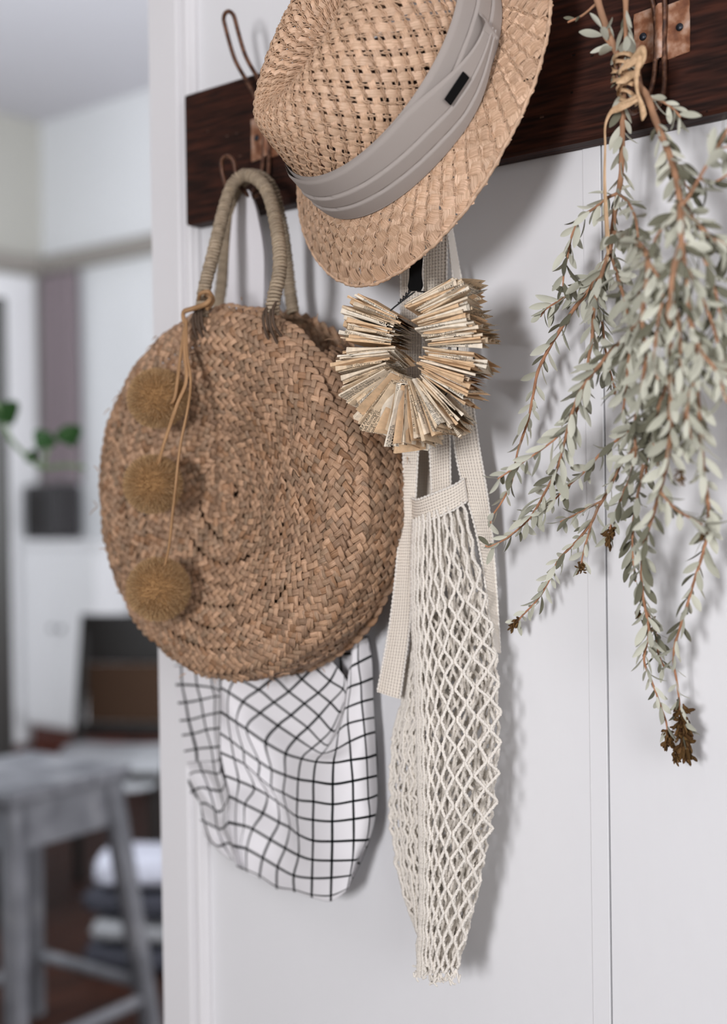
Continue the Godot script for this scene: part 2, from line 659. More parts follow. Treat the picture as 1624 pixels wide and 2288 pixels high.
func build_far_room() -> void:
	struct("wall_far", slab(Vector3(-4.9, 0, -3.3), Vector3(2.7, 3.3, -3.13)), M.white_paint, "blurred white end wall of the far room", "wall")
	struct("wall_west", slab(Vector3(-4.9, 0, -3.3), Vector3(-4.74, 3.3, 0)), M.dim_wall_paint, "blurred cream side wall of the far room above the picture rail", "wall")
	var we := MB.new()
	we.box(Vector3(-4.9, 0, -0.11), Vector3(-3.0, 3.3, 0))
	we.box(Vector3(-1.8, 0, -0.11), Vector3(-1.6, 3.3, 0))
	we.box(Vector3(-3.0, 0, -0.11), Vector3(-1.8, 1.05, 0))
	we.box(Vector3(-3.0, 2.45, -0.11), Vector3(-1.8, 3.3, 0))
	struct("wall_window_side", we, M.white_paint, "white wall with the far room's window", "wall")
	var fr := MB.new()
	fr.box(Vector3(-3.0, 1.05, -0.08), Vector3(-2.95, 2.45, -0.03))
	fr.box(Vector3(-1.85, 1.05, -0.08), Vector3(-1.8, 2.45, -0.03))
	fr.box(Vector3(-2.95, 1.05, -0.08), Vector3(-1.85, 1.1, -0.03))
	fr.box(Vector3(-2.95, 2.4, -0.08), Vector3(-1.85, 2.45, -0.03))
	var wn := struct("window_2", fr, M.trim_paint, "white framed window of the far room", "window")
	obj("pane", slab(Vector3(-2.95, 1.1, -0.057), Vector3(-1.85, 2.4, -0.053)), M.glass, wn)
	# picture rail, skirting
	var pr := MB.new()
	pr.box(Vector3(-4.74, 2.50, -3.13), Vector3(-4.67, 2.585, 0), 0.008)
	struct("trim_2", pr, M.rail_paint, "blurred picture rail along the cream side wall", "trim")
	var pr2 := MB.new()
	pr2.box(Vector3(-4.70, 2.50, -3.13), Vector3(2.6, 2.585, -3.06), 0.008)
	struct("trim_3", pr2, M.rail_paint, "blurred picture rail along the white end wall", "trim")
	struct("baseboard_west", slab(Vector3(-4.74, 0, -3.13), Vector3(-4.72, 0.19, -2.62), 0.004), M.skirting_timber, "red brown skirting in the far corner under the side wall", "baseboard")
	struct("baseboard_far", slab(Vector3(-4.72, 0, -3.13), Vector3(2.6, 0.2, -3.11), 0.004), M.skirting_timber, "red brown skirting under the white end wall", "baseboard")
	# a white panelled door in the side wall
	var dr := struct("door_1", slab(Vector3(-4.74, 0.09, -3.05), Vector3(-4.70, 2.48, -2.0), 0.004), M.trim_paint, "tall white door in the far side wall, under the picture rail", "door")
	for r in [[0.25, 1.1], [1.25, 2.35]]:
		for z in [-2.95, -2.47]:
			obj("door_panel", slab(Vector3(-4.705, r[0], z), Vector3(-4.69, r[1], z + 0.38), 0.006), M.trim_paint, dr)
	# a low white cupboard in the corner, with a dark box on it and a mauve curtain hanging behind
	var cb := thing("white_cupboard", "low white cupboard in the far corner, below the mauve curtain", "cupboard", Vector3(-4.42, 0, -2.95))
	obj("carcass", slab(Vector3(-4.66, 0.2, -3.10), Vector3(-4.06, 1.10, -2.92), 0.004), M.trim_paint, cb)
	obj("plinth", slab(Vector3(-4.64, 0.0, -3.10), Vector3(-4.08, 0.2, -2.94), 0.002), M.skirting_timber, cb)
	obj("worktop", slab(Vector3(-4.68, 1.10, -3.11), Vector3(-4.04, 1.135, -2.90), 0.004), M.trim_paint, cb)
	for k in 2:
		var dd := obj("door", slab(Vector3(-4.65 + k * 0.295, 0.22, -2.92), Vector3(-4.36 + k * 0.295, 1.08, -2.90), 0.004), M.trim_paint, cb)
		var kn := MB.new()
		kn.lathe(PackedVector2Array([Vector2(0, 0.022), Vector2(0.01, 0.02), Vector2(0.013, 0.012), Vector2(0.006, 0.006), Vector2(0.006, 0)]), 10, Transform3D(Basis(Vector3.RIGHT, PI / 2), Vector3(-4.39 + k * 0.07, 0.7, -2.90)))
		obj("knob", kn, M.dark_nail, dd)
	var bx := thing("radio", "dark grey box standing on the low white cupboard in the far corner", "radio", Vector3(-4.5, 1.135, -3.0))
	obj("body", slab(Vector3(-4.66, 1.135, -3.09), Vector3(-4.40, 1.41, -2.93), 0.012), M.dark_grey, bx)
	obj("grille", slab(Vector3(-4.64, 1.17, -2.932), Vector3(-4.50, 1.37, -2.926), 0.002), M.dark_chair_wood, bx)
	var cu := MB.new()
	var cp := PackedVector3Array()
	var cuv := PackedVector2Array()
	for a in 41:
		for b in 12:
			var f := a / 40.0
			cp.append(Vector3(-4.70 + 0.30 * f, 2.49 - 1.07 * b / 11.0, -3.085 + 0.018 * sin(f * TAU * 5.0) * (0.5 + 0.05 * b)))
			cuv.append(Vector2(f, b / 11.0))
	cu.grid(cp, cuv, 41, 12)
	var ct := thing("mauve_curtain", "narrow grey mauve curtain hanging from the picture rail in the far corner", "curtain", Vector3(-4.55, 1.42, -3.08))
	obj("cloth", cu, M.mauve_cloth, ct)
	# the tall dark door leaf whose edge shows at the far left
	var dk := thing("folding_screen", "dark screen at the far left, only its edge in view", "screen", Vector3(-2.69, 0, -1.19))
	build_screen(dk)
	build_stool()
	build_chair()
	build_laundry()
	build_vine()


func build_screen(dk: Node3D) -> void:
	var a := Vector3(-2.53, 0, -1.343)
	var d := Vector3(-0.62, 0, 0.60).normalized()
	var f := Transform3D(Basis(d, Vector3.UP, d.cross(Vector3.UP)), a)
	var mb := MB.new()
	mb.box(Vector3(0, 0.0, -0.015), Vector3(0.05, 1.95, 0.015), 0.003, f)
	mb.box(Vector3(0.45, 0.0, -0.015), Vector3(0.5, 1.95, 0.015), 0.003, f)
	for y in [0.08, 0.95, 1.90]:
		mb.box(Vector3(0.05, y, -0.014), Vector3(0.45, y + 0.05, 0.014), 0.003, f)
	obj("frame", mb, M.dark_chair_wood, dk)
	var pn := MB.new()
	pn.box(Vector3(0.05, 0.13, -0.004), Vector3(0.45, 1.90, 0.004), 0.001, f)
	obj("panel", pn, M.dark_grey, dk)


func build_stool() -> void:
	var st := thing("stool", "worn grey painted wooden stool with splayed legs at the lower left", "stool", Vector3(-1.69, 0, -0.78))
	var f := Transform3D(Basis(Vector3.UP, 0.07), Vector3(-1.69, 0, -0.775))
	for k in 3:
		var mb := MB.new()
		mb.box(Vector3(-0.18, 0.662, -0.18 + k * 0.12 + 0.0006), Vector3(0.18, 0.69, -0.06 + k * 0.12 - 0.0006), 0.004, f)
		obj("seat_board", mb, M.worn_grey_paint, st)
	for s in [-1.0, 1.0]:
		var ap := MB.new()
		ap.box(Vector3(-0.15, 0.55, s * 0.142 - 0.01), Vector3(0.15, 0.662, s * 0.142 + 0.01), 0.003, f)
		obj("apron", ap, M.worn_grey_paint, st)
		var aq := MB.new()
		aq.box(Vector3(s * 0.142 - 0.01, 0.55, -0.14), Vector3(s * 0.142 + 0.01, 0.662, 0.14), 0.003, f)
		obj("apron", aq, M.worn_grey_paint, st)
		for q in [-1.0, 1.0]:
			var lg := MB.new()
			lg.tube(PackedVector3Array([f * Vector3(s * 0.142, 0.66, q * 0.142), f * Vector3(s * 0.215, 0.0, q * 0.205)]), PackedFloat32Array([0.029, 0.026]), 4, Color.WHITE, 1.0, f.basis * Vector3(1, 0, 1).normalized())
			obj("leg", lg, M.worn_grey_paint, st)
		var rg := MB.new()
		rg.tube(PackedVector3Array([f * Vector3(s * 0.2, 0.135, -0.195), f * Vector3(s * 0.2, 0.135, 0.195)]), 0.016, 8)
		obj("rung", rg, M.worn_grey_paint, st)
		var rh := MB.new()
		rh.tube(PackedVector3Array([f * Vector3(-0.195, 0.165, s * 0.195), f * Vector3(0.195, 0.165, s * 0.195)]), 0.016, 8)
		obj("rung", rh, M.worn_grey_paint, st)


func build_chair() -> void:
	var ch := thing("dining_chair", "dark chair with a tan cane back behind the grey stool", "chair", Vector3(-2.62, 0, -1.9))
	var f := Transform3D(Basis(Vector3.UP, 0.55), Vector3(-2.62, 0, -1.9))
	for s in [-1.0, 1.0]:
		var po := MB.new()
		po.tube(curve([f * Vector3(s * 0.2, 0, 0.02), f * Vector3(s * 0.2, 0.45, 0.0), f * Vector3(s * 0.19, 0.92, -0.07)], 5), 0.019, 8)
		obj("back_post", po, M.dark_chair_wood, ch)
		var lg := MB.new()
		lg.tube(PackedVector3Array([f * Vector3(s * 0.19, 0.43, 0.38), f * Vector3(s * 0.2, 0, 0.4)]), PackedFloat32Array([0.02, 0.015]), 8)
		obj("leg", lg, M.dark_chair_wood, ch)
	var se := MB.new()
	se.box(Vector3(-0.21, 0.43, -0.01), Vector3(0.21, 0.46, 0.41), 0.01, f)
	obj("seat", se, M.dark_chair_wood, ch)
	var tp := MB.new()
	tp.box(Vector3(-0.2, 0.75, -0.075), Vector3(0.2, 0.92, -0.045), 0.01, f)
	obj("back_rail", tp, M.dark_chair_wood, ch)
	var tq := MB.new()
	tq.box(Vector3(-0.2, 0.50, -0.04), Vector3(0.2, 0.545, -0.012), 0.006, f)
	obj("back_rail", tq, M.dark_chair_wood, ch)
	var bk := MB.new()
	bk.box(Vector3(-0.18, 0.545, -0.05), Vector3(0.18, 0.75, -0.035), 0.003, f)
	obj("back_panel", bk, M.cane, ch)
	var cl := MB.new()
	var p := PackedVector3Array()
	var uv := PackedVector2Array()
	for a in 24:
		for b in 24:
			var x := a / 23.0
			var z := b / 23.0
			var drop := maxf(0.0, z - 0.75) * 0.5
			p.append(f * Vector3(-0.19 + 0.4 * x, 0.472 + 0.018 * sin(x * 9.0 + z * 4.0) * sin(z * 7.0) + 0.012 - drop * 0.5, 0.03 + 0.40 * z))
			uv.append(Vector2(x, z))
	cl.grid(p, uv, 24, 24)
	tag(obj("folded_cloth", cl, M.cloth_grey), "pale grey crumpled cloth lying on the seat of the dark chair", "cloth")


# A soft folded towel: a flattened roll with rounded ends.
func towel(at: Vector3, size: Vector3, turn: float, sd: int) -> MB:
	var mb := MB.new()
	var n := FastNoiseLite.new()
	n.seed = sd
	n.frequency = 9.0
	var p := PackedVector3Array()
	var uv := PackedVector2Array()
	var f := Transform3D(Basis(Vector3.UP, turn), at)
	for a in 17:
		for b in 25:
			var u := PI * a / 16.0
			var w := TAU * b / 24.0
			var d := Vector3(signf(cos(u)) * pow(absf(cos(u)), 0.35), pow(sin(u), 0.3) * signf(sin(w)) * pow(absf(sin(w)), 0.6), pow(sin(u), 0.3) * signf(cos(w)) * pow(absf(cos(w)), 0.5))
			d *= 1.0 + 0.12 * n.get_noise_3dv(d)
			p.append(f * (Vector3(0, size.y, 0) + d * size))
			uv.append(Vector2(a / 16.0, b / 24.0))
	mb.grid(p, uv, 17, 25)
	return mb


func build_laundry() -> void:
	var at := Vector3(-1.99, 0, -1.42)
	tag(obj("towel", towel(at, Vector3(0.16, 0.035, 0.13), 0.4, 1), M.towel_grey), "grey towel at the bottom of the blurred stack on the floor", "towel", "towels stacked on the floor")
	tag(obj("towel", towel(at + Vector3(0.01, 0.078, 0), Vector3(0.15, 0.03, 0.12), 0.5, 2), M.cloth_grey), "pale grey towel second from the bottom of the blurred floor stack", "towel", "towels stacked on the floor")
	tag(obj("towel", towel(at + Vector3(-0.01, 0.146, 0.01), Vector3(0.15, 0.035, 0.12), 0.3, 3), M.towel_grey), "dark grey towel second from the top of the blurred floor stack", "towel", "towels stacked on the floor")
	tag(obj("towel", towel(at + Vector3(0.0, 0.226, 0.0), Vector3(0.14, 0.045, 0.11), 0.6, 4), M.towel_white), "plump pale towel on top of the blurred floor stack", "towel", "towels stacked on the floor")


func ivy_leaf(at: Vector3, turn: Basis, s: float) -> MB:
	var mb := MB.new()
	var p := PackedVector3Array()
	var uv := PackedVector2Array()
	var half := [0.05, 0.42, 0.5, 0.44, 0.30, 0.15, 0.0]
	for a in 7:
		for b in 5:
			var x: float = half[a] * (b - 2) / 2.0
			p.append(at + turn * Vector3(x * s, -s * a / 6.0, s * (0.16 * absf(x) - 0.1 * sin(PI * a / 6.0))))
			uv.append(Vector2(a / 6.0, b / 4.0))
	mb.grid(p, uv, 7, 5)
	return mb


func build_vine() -> void:
	var vn := thing("trailing_plant", "green trailing plant hanging blurred at the left edge", "plant", Vector3(-1.39, 1.6, -0.46))
	var pot := MB.new()
	pot.lathe(PackedVector2Array([Vector2(0, 1.66), Vector2(0.055, 1.66), Vector2(0.06, 1.68), Vector2(0.07, 1.68), Vector2(0.065, 1.62), Vector2(0.05, 1.56), Vector2(0.0, 1.56)]), 20, Transform3D(Basis(), Vector3(-1.46, 0, -0.40)))
	obj("pot", pot, M.terracotta, vn)
	var st := MB.new()
	var c1 := curve([Vector3(-1.46, 1.66, -0.40), Vector3(-1.40, 1.64, -0.44), Vector3(-1.362, 1.52, -0.49), Vector3(-1.3362, 1.4494, -.505), Vector3(-1.3127, 1.4087, -.53), Vector3(-1.289, 1.3858, -.55), Vector3(-1.2489, 1.3896, -.58), Vector3(-1.2178, 1.3835, -.6)], 5)
	st.tube(c1, 0.004, 6)
	st.tube(curve([Vector3(-1.289, 1.3858, -.55), Vector3(-1.2728, 1.4258, -.555), Vector3(-1.2471, 1.4594, -.58)], 4), 0.003, 6)
	obj("stem", st, M.ivy_stem, vn)
	var cord := MB.new()
	cord.tube(PackedVector3Array([Vector3(-1.46, 1.66, -0.40), Vector3(-1.46, 3.3, -0.40)]), 0.003, 6)
	obj("hanging_cord", cord, M.dark_nail, vn)
	for q in [[Vector3(-1.3543, 1.5174, -.5), 0.06, 0.5], [Vector3(-1.2719, 1.4571, -.555), 0.05, -0.6], [Vector3(-1.2497, 1.4703, -.58), 0.055, 0.3], [Vector3(-1.3125, 1.4159, -.53), 0.03, 0.9]]:
		obj("leaf", ivy_leaf(q[0], Basis(Vector3.UP, 0.9) * Basis(Vector3.BACK, q[2]) * Basis(Vector3.RIGHT, -0.5), q[1]), M.ivy_leaf, vn)


# --- the coat rack: a dark plank, three folded metal straps nailed on, a long and a short wire hook under each
func doubled(path: Array, gap: Vector3, r: float, loop_end: bool) -> PackedVector3Array:
	# two wires side by side along a curve, joined round the tip
	var c := curve(path, 8)
	var n := c.size()
	var a := PackedVector3Array()
	for k in n:
		var w := smoothstep(0.0, 0.55, float(k) / n)
		a.append(c[k] + gap * (0.35 + 0.65 * w))
	var tip := (c[n - 1] - c[n - 2]).normalized() * gap.length()
	for k in range(1, 8):
		var t := PI * k / 8.0
		a.append(c[n - 1] + gap * cos(t) + tip * sin(t))
	for k in n:
		var q := n - 1 - k
		var w := smoothstep(0.0, 0.55, float(q) / n)
		a.append(c[q] - gap * (0.35 + 0.65 * w))
	return a


func coat_hook(x: float, label: String) -> void:
	var h := thing("coat_hook", label, "hook", Vector3(x, 1.69, 0.026), "wire coat hooks on the dark rack")
	# the strap: flat ears each side of a raised channel that grips the wires
	var pl := MB.new()
	var prof := [[-0.026, 0.0262], [-0.006, 0.0265], [-0.0045, 0.0285], [-0.003, 0.0315], [0.0, 0.0325], [0.003, 0.0315], [0.0045, 0.0285], [0.006, 0.0265], [0.026, 0.0262]]
	var p := PackedVector3Array()
	var uv := PackedVector2Array()
	for k in prof.size():
		for b in 9:
			var y := 1.684 + 0.046 * b / 8.0
			p.append(Vector3(x + prof[k][0] + rnd(-0.0004, 0.0004), y + 0.0012 * sin(k * 1.7) + prof[k][0] * 0.02, prof[k][1] + rnd(0.0, 0.0006)))
			uv.append(Vector2(k, b))
	pl.grid(p, uv, prof.size(), 9)
	p = PackedVector3Array()
	for k in prof.size():
		for b in 9:
			var y := 1.684 + 0.046 * b / 8.0
			p.append(Vector3(x + prof[k][0], y + 0.0012 * sin(k * 1.7) + prof[k][0] * 0.02, prof[k][1] - 0.0009))
	pl.grid(p, uv, prof.size(), 9)
	obj("strap", pl, M.rusted_plate, h)
	for s in [-1.0, 1.0]:
		var nl := MB.new()
		nl.lathe(PackedVector2Array([Vector2(0, 0.0018), Vector2(0.0022, 0.0016), Vector2(0.0034, 0.0006), Vector2(0.0034, 0)]), 12, Transform3D(Basis(Vector3.RIGHT, PI / 2), Vector3(x + s * 0.017, 1.708, 0.027)))
		obj("nail", nl, M.dark_nail, h)
	# the long hook rises and leans out, the short one drops and curls up
	var up := MB.new()
	up.tube(doubled([Vector3(x, 1.684, 0.029), Vector3(x, 1.73, 0.030), Vector3(x - 0.003, 1.758, 0.042), Vector3(x - 0.007, 1.785, 0.061), Vector3(x - 0.011, 1.822, 0.072)], Vector3(0.0088, 0, 0.001), 0.002, true), 0.0023, 8, Color.WHITE, 1.0, Vector3.ZERO, true)
	obj("long_wire_hook", up, M.rusted_wire, h)
	var lo := MB.new()
	lo.tube(doubled([Vector3(x, 1.715, 0.029), Vector3(x, 1.668, 0.032), Vector3(x - 0.001, 1.645, 0.043), Vector3(x - 0.001, 1.634, 0.062), Vector3(x - 0.001, 1.644, 0.080), Vector3(x - 0.001, 1.664, 0.087)], Vector3(0.0095, 0, 0.0), 0.002, true), 0.0023, 8, Color.WHITE, 1.0, Vector3.ZERO, true)
	obj("short_wire_hook", lo, M.rusted_wire, h)


func build_rack() -> void:
	var r := thing("coat_rack", "long dark timber plank fixed across the white wall", "coat rack", Vector3(0.3, 1.63, 0.013))
	obj("plank", slab(Vector3(-0.238, 1.63, 0.0005), Vector3(1.05, 1.779, 0.0255), 0.0025), M.dark_timber, r)
	coat_hook(-0.104, "rusted wire coat hook carrying the round bag's handles, leftmost on the rack")
	coat_hook(0.128, "wire coat hook hidden behind the straw hat that hangs on it")
	coat_hook(0.359, "rusted wire coat hook carrying the dried branches, its strap nailed on beside them")


# --- the straw hat. Its own axes: x across, y front to back, z out of the crown.
const HAT_A := 0.1212
const HAT_B := 0.0954
const HAT_H := 0.1105
var hat := Transform3D()


func hat_crown(th: float, t: float) -> Vector3:
	# t: 0 at the brim, 1 at the middle of the top
	var kx := [1.0, 0.985, 0.95, 0.89, 0.79, 0.66, 0.50, 0.37, 0.27, 0.16, 0.07, 0.005]
	var ky := [1.0, 0.985, 0.96, 0.93, 0.89, 0.845, 0.785, 0.70, 0.56, 0.38, 0.18, 0.005]
	var zs := [0.0, 0.17, 0.36, 0.56, 0.75, 0.90, 0.985, 1.0, 0.93, 0.80, 0.71, 0.68]
	var f := clampf(t, 0.0, 1.0) * 11.0
	var q := mini(int(f), 10)
	var a0: int = maxi(q - 1, 0)
	var a3: int = mini(q + 2, 11)
	var k: float = cubic_interpolate(kx[q], kx[q + 1], kx[a0], kx[a3], f - q)
	var l: float = cubic_interpolate(ky[q], ky[q + 1], ky[a0], ky[a3], f - q)
	var z: float = cubic_interpolate(zs[q], zs[q + 1], zs[a0], zs[a3], f - q)
	# narrower towards the front, where the crown is pinched
	var c := cos(th)
	var s := sin(th)
	var front := smoothstep(0.35, 0.75, t) * maxf(-s, 0.0)
	k *= 1.0 - 0.30 * front
	z *= 1.0 - 0.05 * front
	z += 0.012 * sin(th * 3.0 + 0.6) * smoothstep(0.3, 0.6, t) * (1.0 - t)
	return Vector3(HAT_B * k * c - 0.0185 * smoothstep(0.25, 0.68, t), HAT_A * l * s, HAT_H * z)


func hat_brim(th: float, e: float) -> Vector3:
	var s := sin(th)
	var fr := pow(maxf(-s, 0.0), 1.5)
	var bk := pow(maxf(s, 0.0), 1.5)
	var sd := 1.0 - pow(absf(s), 1.5)
	var w := (0.0496 * sd + 0.0506 * fr + 0.0526 * bk) * e
	var z := (-0.0118 * sd - 0.0467 * fr + 0.0084 * bk) * pow(e, 1.25) + 0.0015 * sin(th * 5.0) * e
	return Vector3((HAT_B + w) * cos(th), (HAT_A + w) * sin(th), z)


# Two families of straws that climb a dome aslant and cross over and under each other.
func weave_slant(mb: MB, surf: Callable, na: int, nb: int, sa: float, sb: float, top: float, fa: float, fb: float, amp: float, ca: Color, cb: Color) -> void:
	var g := func(t: float) -> float: return t - 0.33 * t * t
	for fam in 2:
		var n := na if fam == 0 else nb
		var other := nb if fam == 0 else na
		var sl := sa if fam == 0 else -sb
		var rise := (sa + sb) / TAU * other
		var cnt := int(rise * top * 4.0)
		for j in n:
			var thin := j % 2 == 1
			var p := PackedVector3Array()
			var uv := PackedVector2Array()
			var ks := PackedColorArray()
			var a1 := PackedVector3Array()
			var a2 := PackedVector3Array()
			var shade := rnd(0.86, 1.05)
			var ph := rnd(0, 10)
			var off := rnd(-0.12, 0.12)
			var w0 := rnd(0.90, 1.08)
			var th0 := TAU * (j + off) / n
			for k in cnt + 1:
				var t := top * k / cnt
				var gg: float = g.call(t)
				var th := th0 + sl * gg + 0.006 * sin(t * 31.0 + ph)
				var m: Vector3 = surf.call(th, t)
				var pu: Vector3 = (surf.call(th + 0.01, t) - m) / 0.01
				var pv: Vector3 = (surf.call(th, t + 0.004) - m) / 0.004
				var nrm := pu.cross(pv).normalized()
				var dg := 1.0 - 0.66 * t
				var along := (pu * sl * dg + pv).normalized()
				var wd := nrm.cross(along).normalized()
				var sp := pu.length() * TAU / n * absf(pu.normalized().dot(wd))
				var cr := (th0 + sa * gg + sb * gg) / TAU * other if fam == 0 else (th0 - sa * gg - sb * gg) / TAU * other
				var o := amp * clampf(1.5 * cos(PI * (cr + j)), -1.0, 1.0) * (-1.0 if fam == 0 else 1.0)
				if thin:
					var tw := PI * cr + ph
					a1.append(m + nrm * (o * 0.8 + 0.0003) + wd * 0.0009 * sin(tw) + nrm * 0.0004 * cos(tw))
					a2.append(m + nrm * (o * 0.8 + 0.0003) - wd * 0.0009 * sin(tw) - nrm * 0.0004 * cos(tw))
					continue
				var seg := int(cr + ph) / 4
				var cs := tint(ca if fam == 0 else cb, shade * (0.90 + 0.18 * fposmod(sin(seg * 12.9 + j * 78.2) * 43758.5, 1.0)))
				var wide := 2.0 * sp * w0 * (fa if fam == 0 else fb)
				for s in 4:
					var w := (s - 1.5) / 1.5
					p.append(m + wd * w * wide * 0.5 + nrm * (o - 0.0003 * w * w))
					uv.append(Vector2(0.5 + w * 0.4 + j * 0.37, cr * 0.12 + ph))
					ks.append(cs)
			if thin:
				var cd := (ca if fam == 0 else cb).lerp(lin(0.64, 0.52, 0.40), 0.30)
				mb.tube(a1, 0.00075, 4, tint(cd, shade * 1.0), 1.0, Vector3.ZERO, false)
				mb.tube(a2, 0.00075, 4, tint(cd, shade * 1.08), 1.0, Vector3.ZERO, false)
			else:
				mb.grid(p, uv, cnt + 1, 4, ca, ks)


func moved(mb: MB, f: Transform3D) -> MB:
	for k in mb.v.size():
		mb.v[k] = f * mb.v[k]
	return mb


func hat_band_point(th: float, s: float, lift: float) -> Vector3:
	# s: 0 at the brim, 1 at the upper edge of the band
	var a := hat_crown(th, clampf(s, -0.03, 1.2) * 0.236)
	if s < 0.0:
		a.z += s * 0.052
	var out := Vector3(cos(th) / HAT_B, sin(th) / HAT_A, 0.0).normalized()
	return a + out * lift


func build_hat() -> void:
	hat = Transform3D(Basis(Vector3.RIGHT, -0.3653) * Basis(Vector3.UP, -0.0596) * Basis(Vector3.BACK, -0.4352), Vector3(0.1457, 1.6816, 0.111))
	var h := thing("straw_hat", "woven straw hat with a folded grey cloth band hung on the rack", "hat", Vector3(0.1457, 1.52, 0.111))
	var straw := lin(0.955, 0.815, 0.70)
	var straw2 := lin(0.935, 0.785, 0.665)
	var cr := MB.new()
	weave_slant(cr, hat_crown, 82, 84, 2.4, 2.2, 0.93, 0.49, 0.56, 0.0007, straw2, straw)
	stuff(obj("crown", moved(cr, hat), M.straw, h))
	var br := MB.new()
	weave_slant(br, hat_brim, 110, 104, 0.50, 0.52, 0.985, 0.80, 0.84, 0.0006, tint(straw2, 0.97), tint(straw, 0.97))
	stuff(obj("brim", moved(br, hat), M.straw, h))
	# the folded edge: short wraps over the rim
	var ed := MB.new()
	var rim := PackedVector3Array()
	var rr := PackedFloat32Array()
	var rk := PackedColorArray()
	for k in 601:
		var u := TAU * k / 600.0
		rim.append(hat_brim(u, 1.0 + 0.008 * sin(u * 37.0) * sin(u * 11.0)))
		rr.append(0.0017 * (1.0 + 0.16 * sin(u * 118.0) + 0.12 * sin(u * 61.0 + 1.0)))
		rk.append(tint(straw, 0.80 + 0.24 * fposmod(sin(int(u * 19.0) * 12.98) * 4375.8, 1.0)))
	ed.tube(rim, rr, 7, straw, 1.0, Vector3.ZERO, false, 40.0, rk)
	stuff(obj("brim_edge", moved(ed, hat), M.straw, h))
	# the band: pleated cloth round the foot of the crown
	var bd := MB.new()
	var p := PackedVector3Array()
	var uv := PackedVector2Array()
	var folds := func(s: float, wob: float) -> float:
		var v := 0.0040
		for q in [[0.30, 0.0013], [0.62, 0.0014]]:
			var dlt: float = s - q[0] - wob
			v += q[1] * clampf(1.0 + dlt / 0.32, 0.0, 1.0) * (1.0 if dlt < 0.0 else 0.0) - 0.0010 * exp(-dlt * dlt / 0.0003)
		return v - 0.0014 * smoothstep(0.9, 1.0, s) - 0.0014 * (1.0 - smoothstep(0.0, 0.08, s))
	for a in 161:
		var th := TAU * a / 160.0
		for b in 81:
			var s := b / 80.0
			p.append(hat_band_point(th, s, folds.call(s, 0.05 * sin(th * 2.0 + 1.0) + 0.02 * sin(th * 5.0))))
			uv.append(Vector2(th * 0.11, s * 0.052) * 10.0)
	bd.grid(p, uv, 161, 81)
	obj("hat_band", moved(bd, hat), M.grey_twill, h)
	# the free end that wraps over it, gathered and tucked to a point
	var tk := MB.new()
	p = PackedVector3Array()
	uv = PackedVector2Array()
	for a in 70:
		var f := a / 69.0
		var th := -1.9 + 2.42 * f
		var lo := -0.01 + 0.30 * smoothstep(0.72, 1.0, f)
		var hi := 1.01 - 0.45 * smoothstep(0.62, 1.0, f)
		for b in 61:
			var s := b / 60.0
			var q := lerpf(lo, hi, s)
			var ridge := 0.0
			for c in [[0.28, 0.0015], [0.56, 0.0015]]:
				var dlt: float = s - c[0] - 0.06 * sin(f * 5.0)
				ridge += c[1] * (clampf(1.0 + dlt / 0.30, 0.0, 1.0) if dlt < 0.0 else 0.0) - 0.0010 * exp(-dlt * dlt / 0.0003)
			p.append(hat_band_point(th, q, 0.0076 + 0.0045 * smoothstep(0.5, 1.0, f) + ridge - 0.003 * (1.0 - smoothstep(0.0, 0.07, f)) - 0.0012 * smoothstep(0.92, 1.0, s)))
			uv.append(Vector2(f * 0.24, s * 0.05) * 10.0)
	tk.grid(p, uv, 70, 61)
	obj("band_end", moved(tk, hat), M.grey_twill, h)
	# the corner that turns over at the tip
	var tp := MB.new()
	p = PackedVector3Array()
	uv = PackedVector2Array()
	for a in 12:
		for b in 12:
			var x := a / 11.0
			var y := b / 11.0
			var s := lerpf(0.28, 0.56, y)
			p.append(hat_band_point(0.455 + 0.16 * x * (1.0 - 0.65 * absf(y - 0.85)), s + 0.10 * x * (y - 0.2), 0.0122 + 0.0035 * sin(PI * minf(x * 1.2, 1.0)) - 0.006 * x))
			uv.append(Vector2(x, y) * 0.3)
	tp.grid(p, uv, 12, 12)
	obj("band_fold", moved(tp, hat), M.grey_twill, h)
	# a small plain black tab stitched on the band
	var tb := MB.new()
	var o := []
	for q in [[-0.10, 0.62], [0.12, 0.58]]:
		o.append(hat_band_point(q[0], q[1], 0.0126))
	var ax: Vector3 = (o[1] - o[0])
	var nrm := Vector3(1.0, 0.0, 0.12).normalized()
	var ay := nrm.cross(ax.normalized()).normalized()
	tb.box(Vector3(0, -0.0042, -0.0008), Vector3(ax.length(), 0.0042, 0.0008), 0.0005, Transform3D(Basis(ax.normalized(), ay, ax.normalized().cross(ay)), o[0] + nrm * 0.001))
	obj("tab", moved(tb, hat), M.black_cloth, h)


# --- the round plaited bag: one long three-strand plait coiled for each face, shorter ones round the rim
const BAG := Vector3(-0.092, 1.321, 0.0)
const BAG_R := 0.187


func bag_face_z(r: float) -> float:
	var z := 0.103 + 0.031 * smoothstep(0.01, 0.15, r)
	if r > 0.158:
		z -= pow((r - 0.158) / 0.03, 2.0) * 0.010
	return z


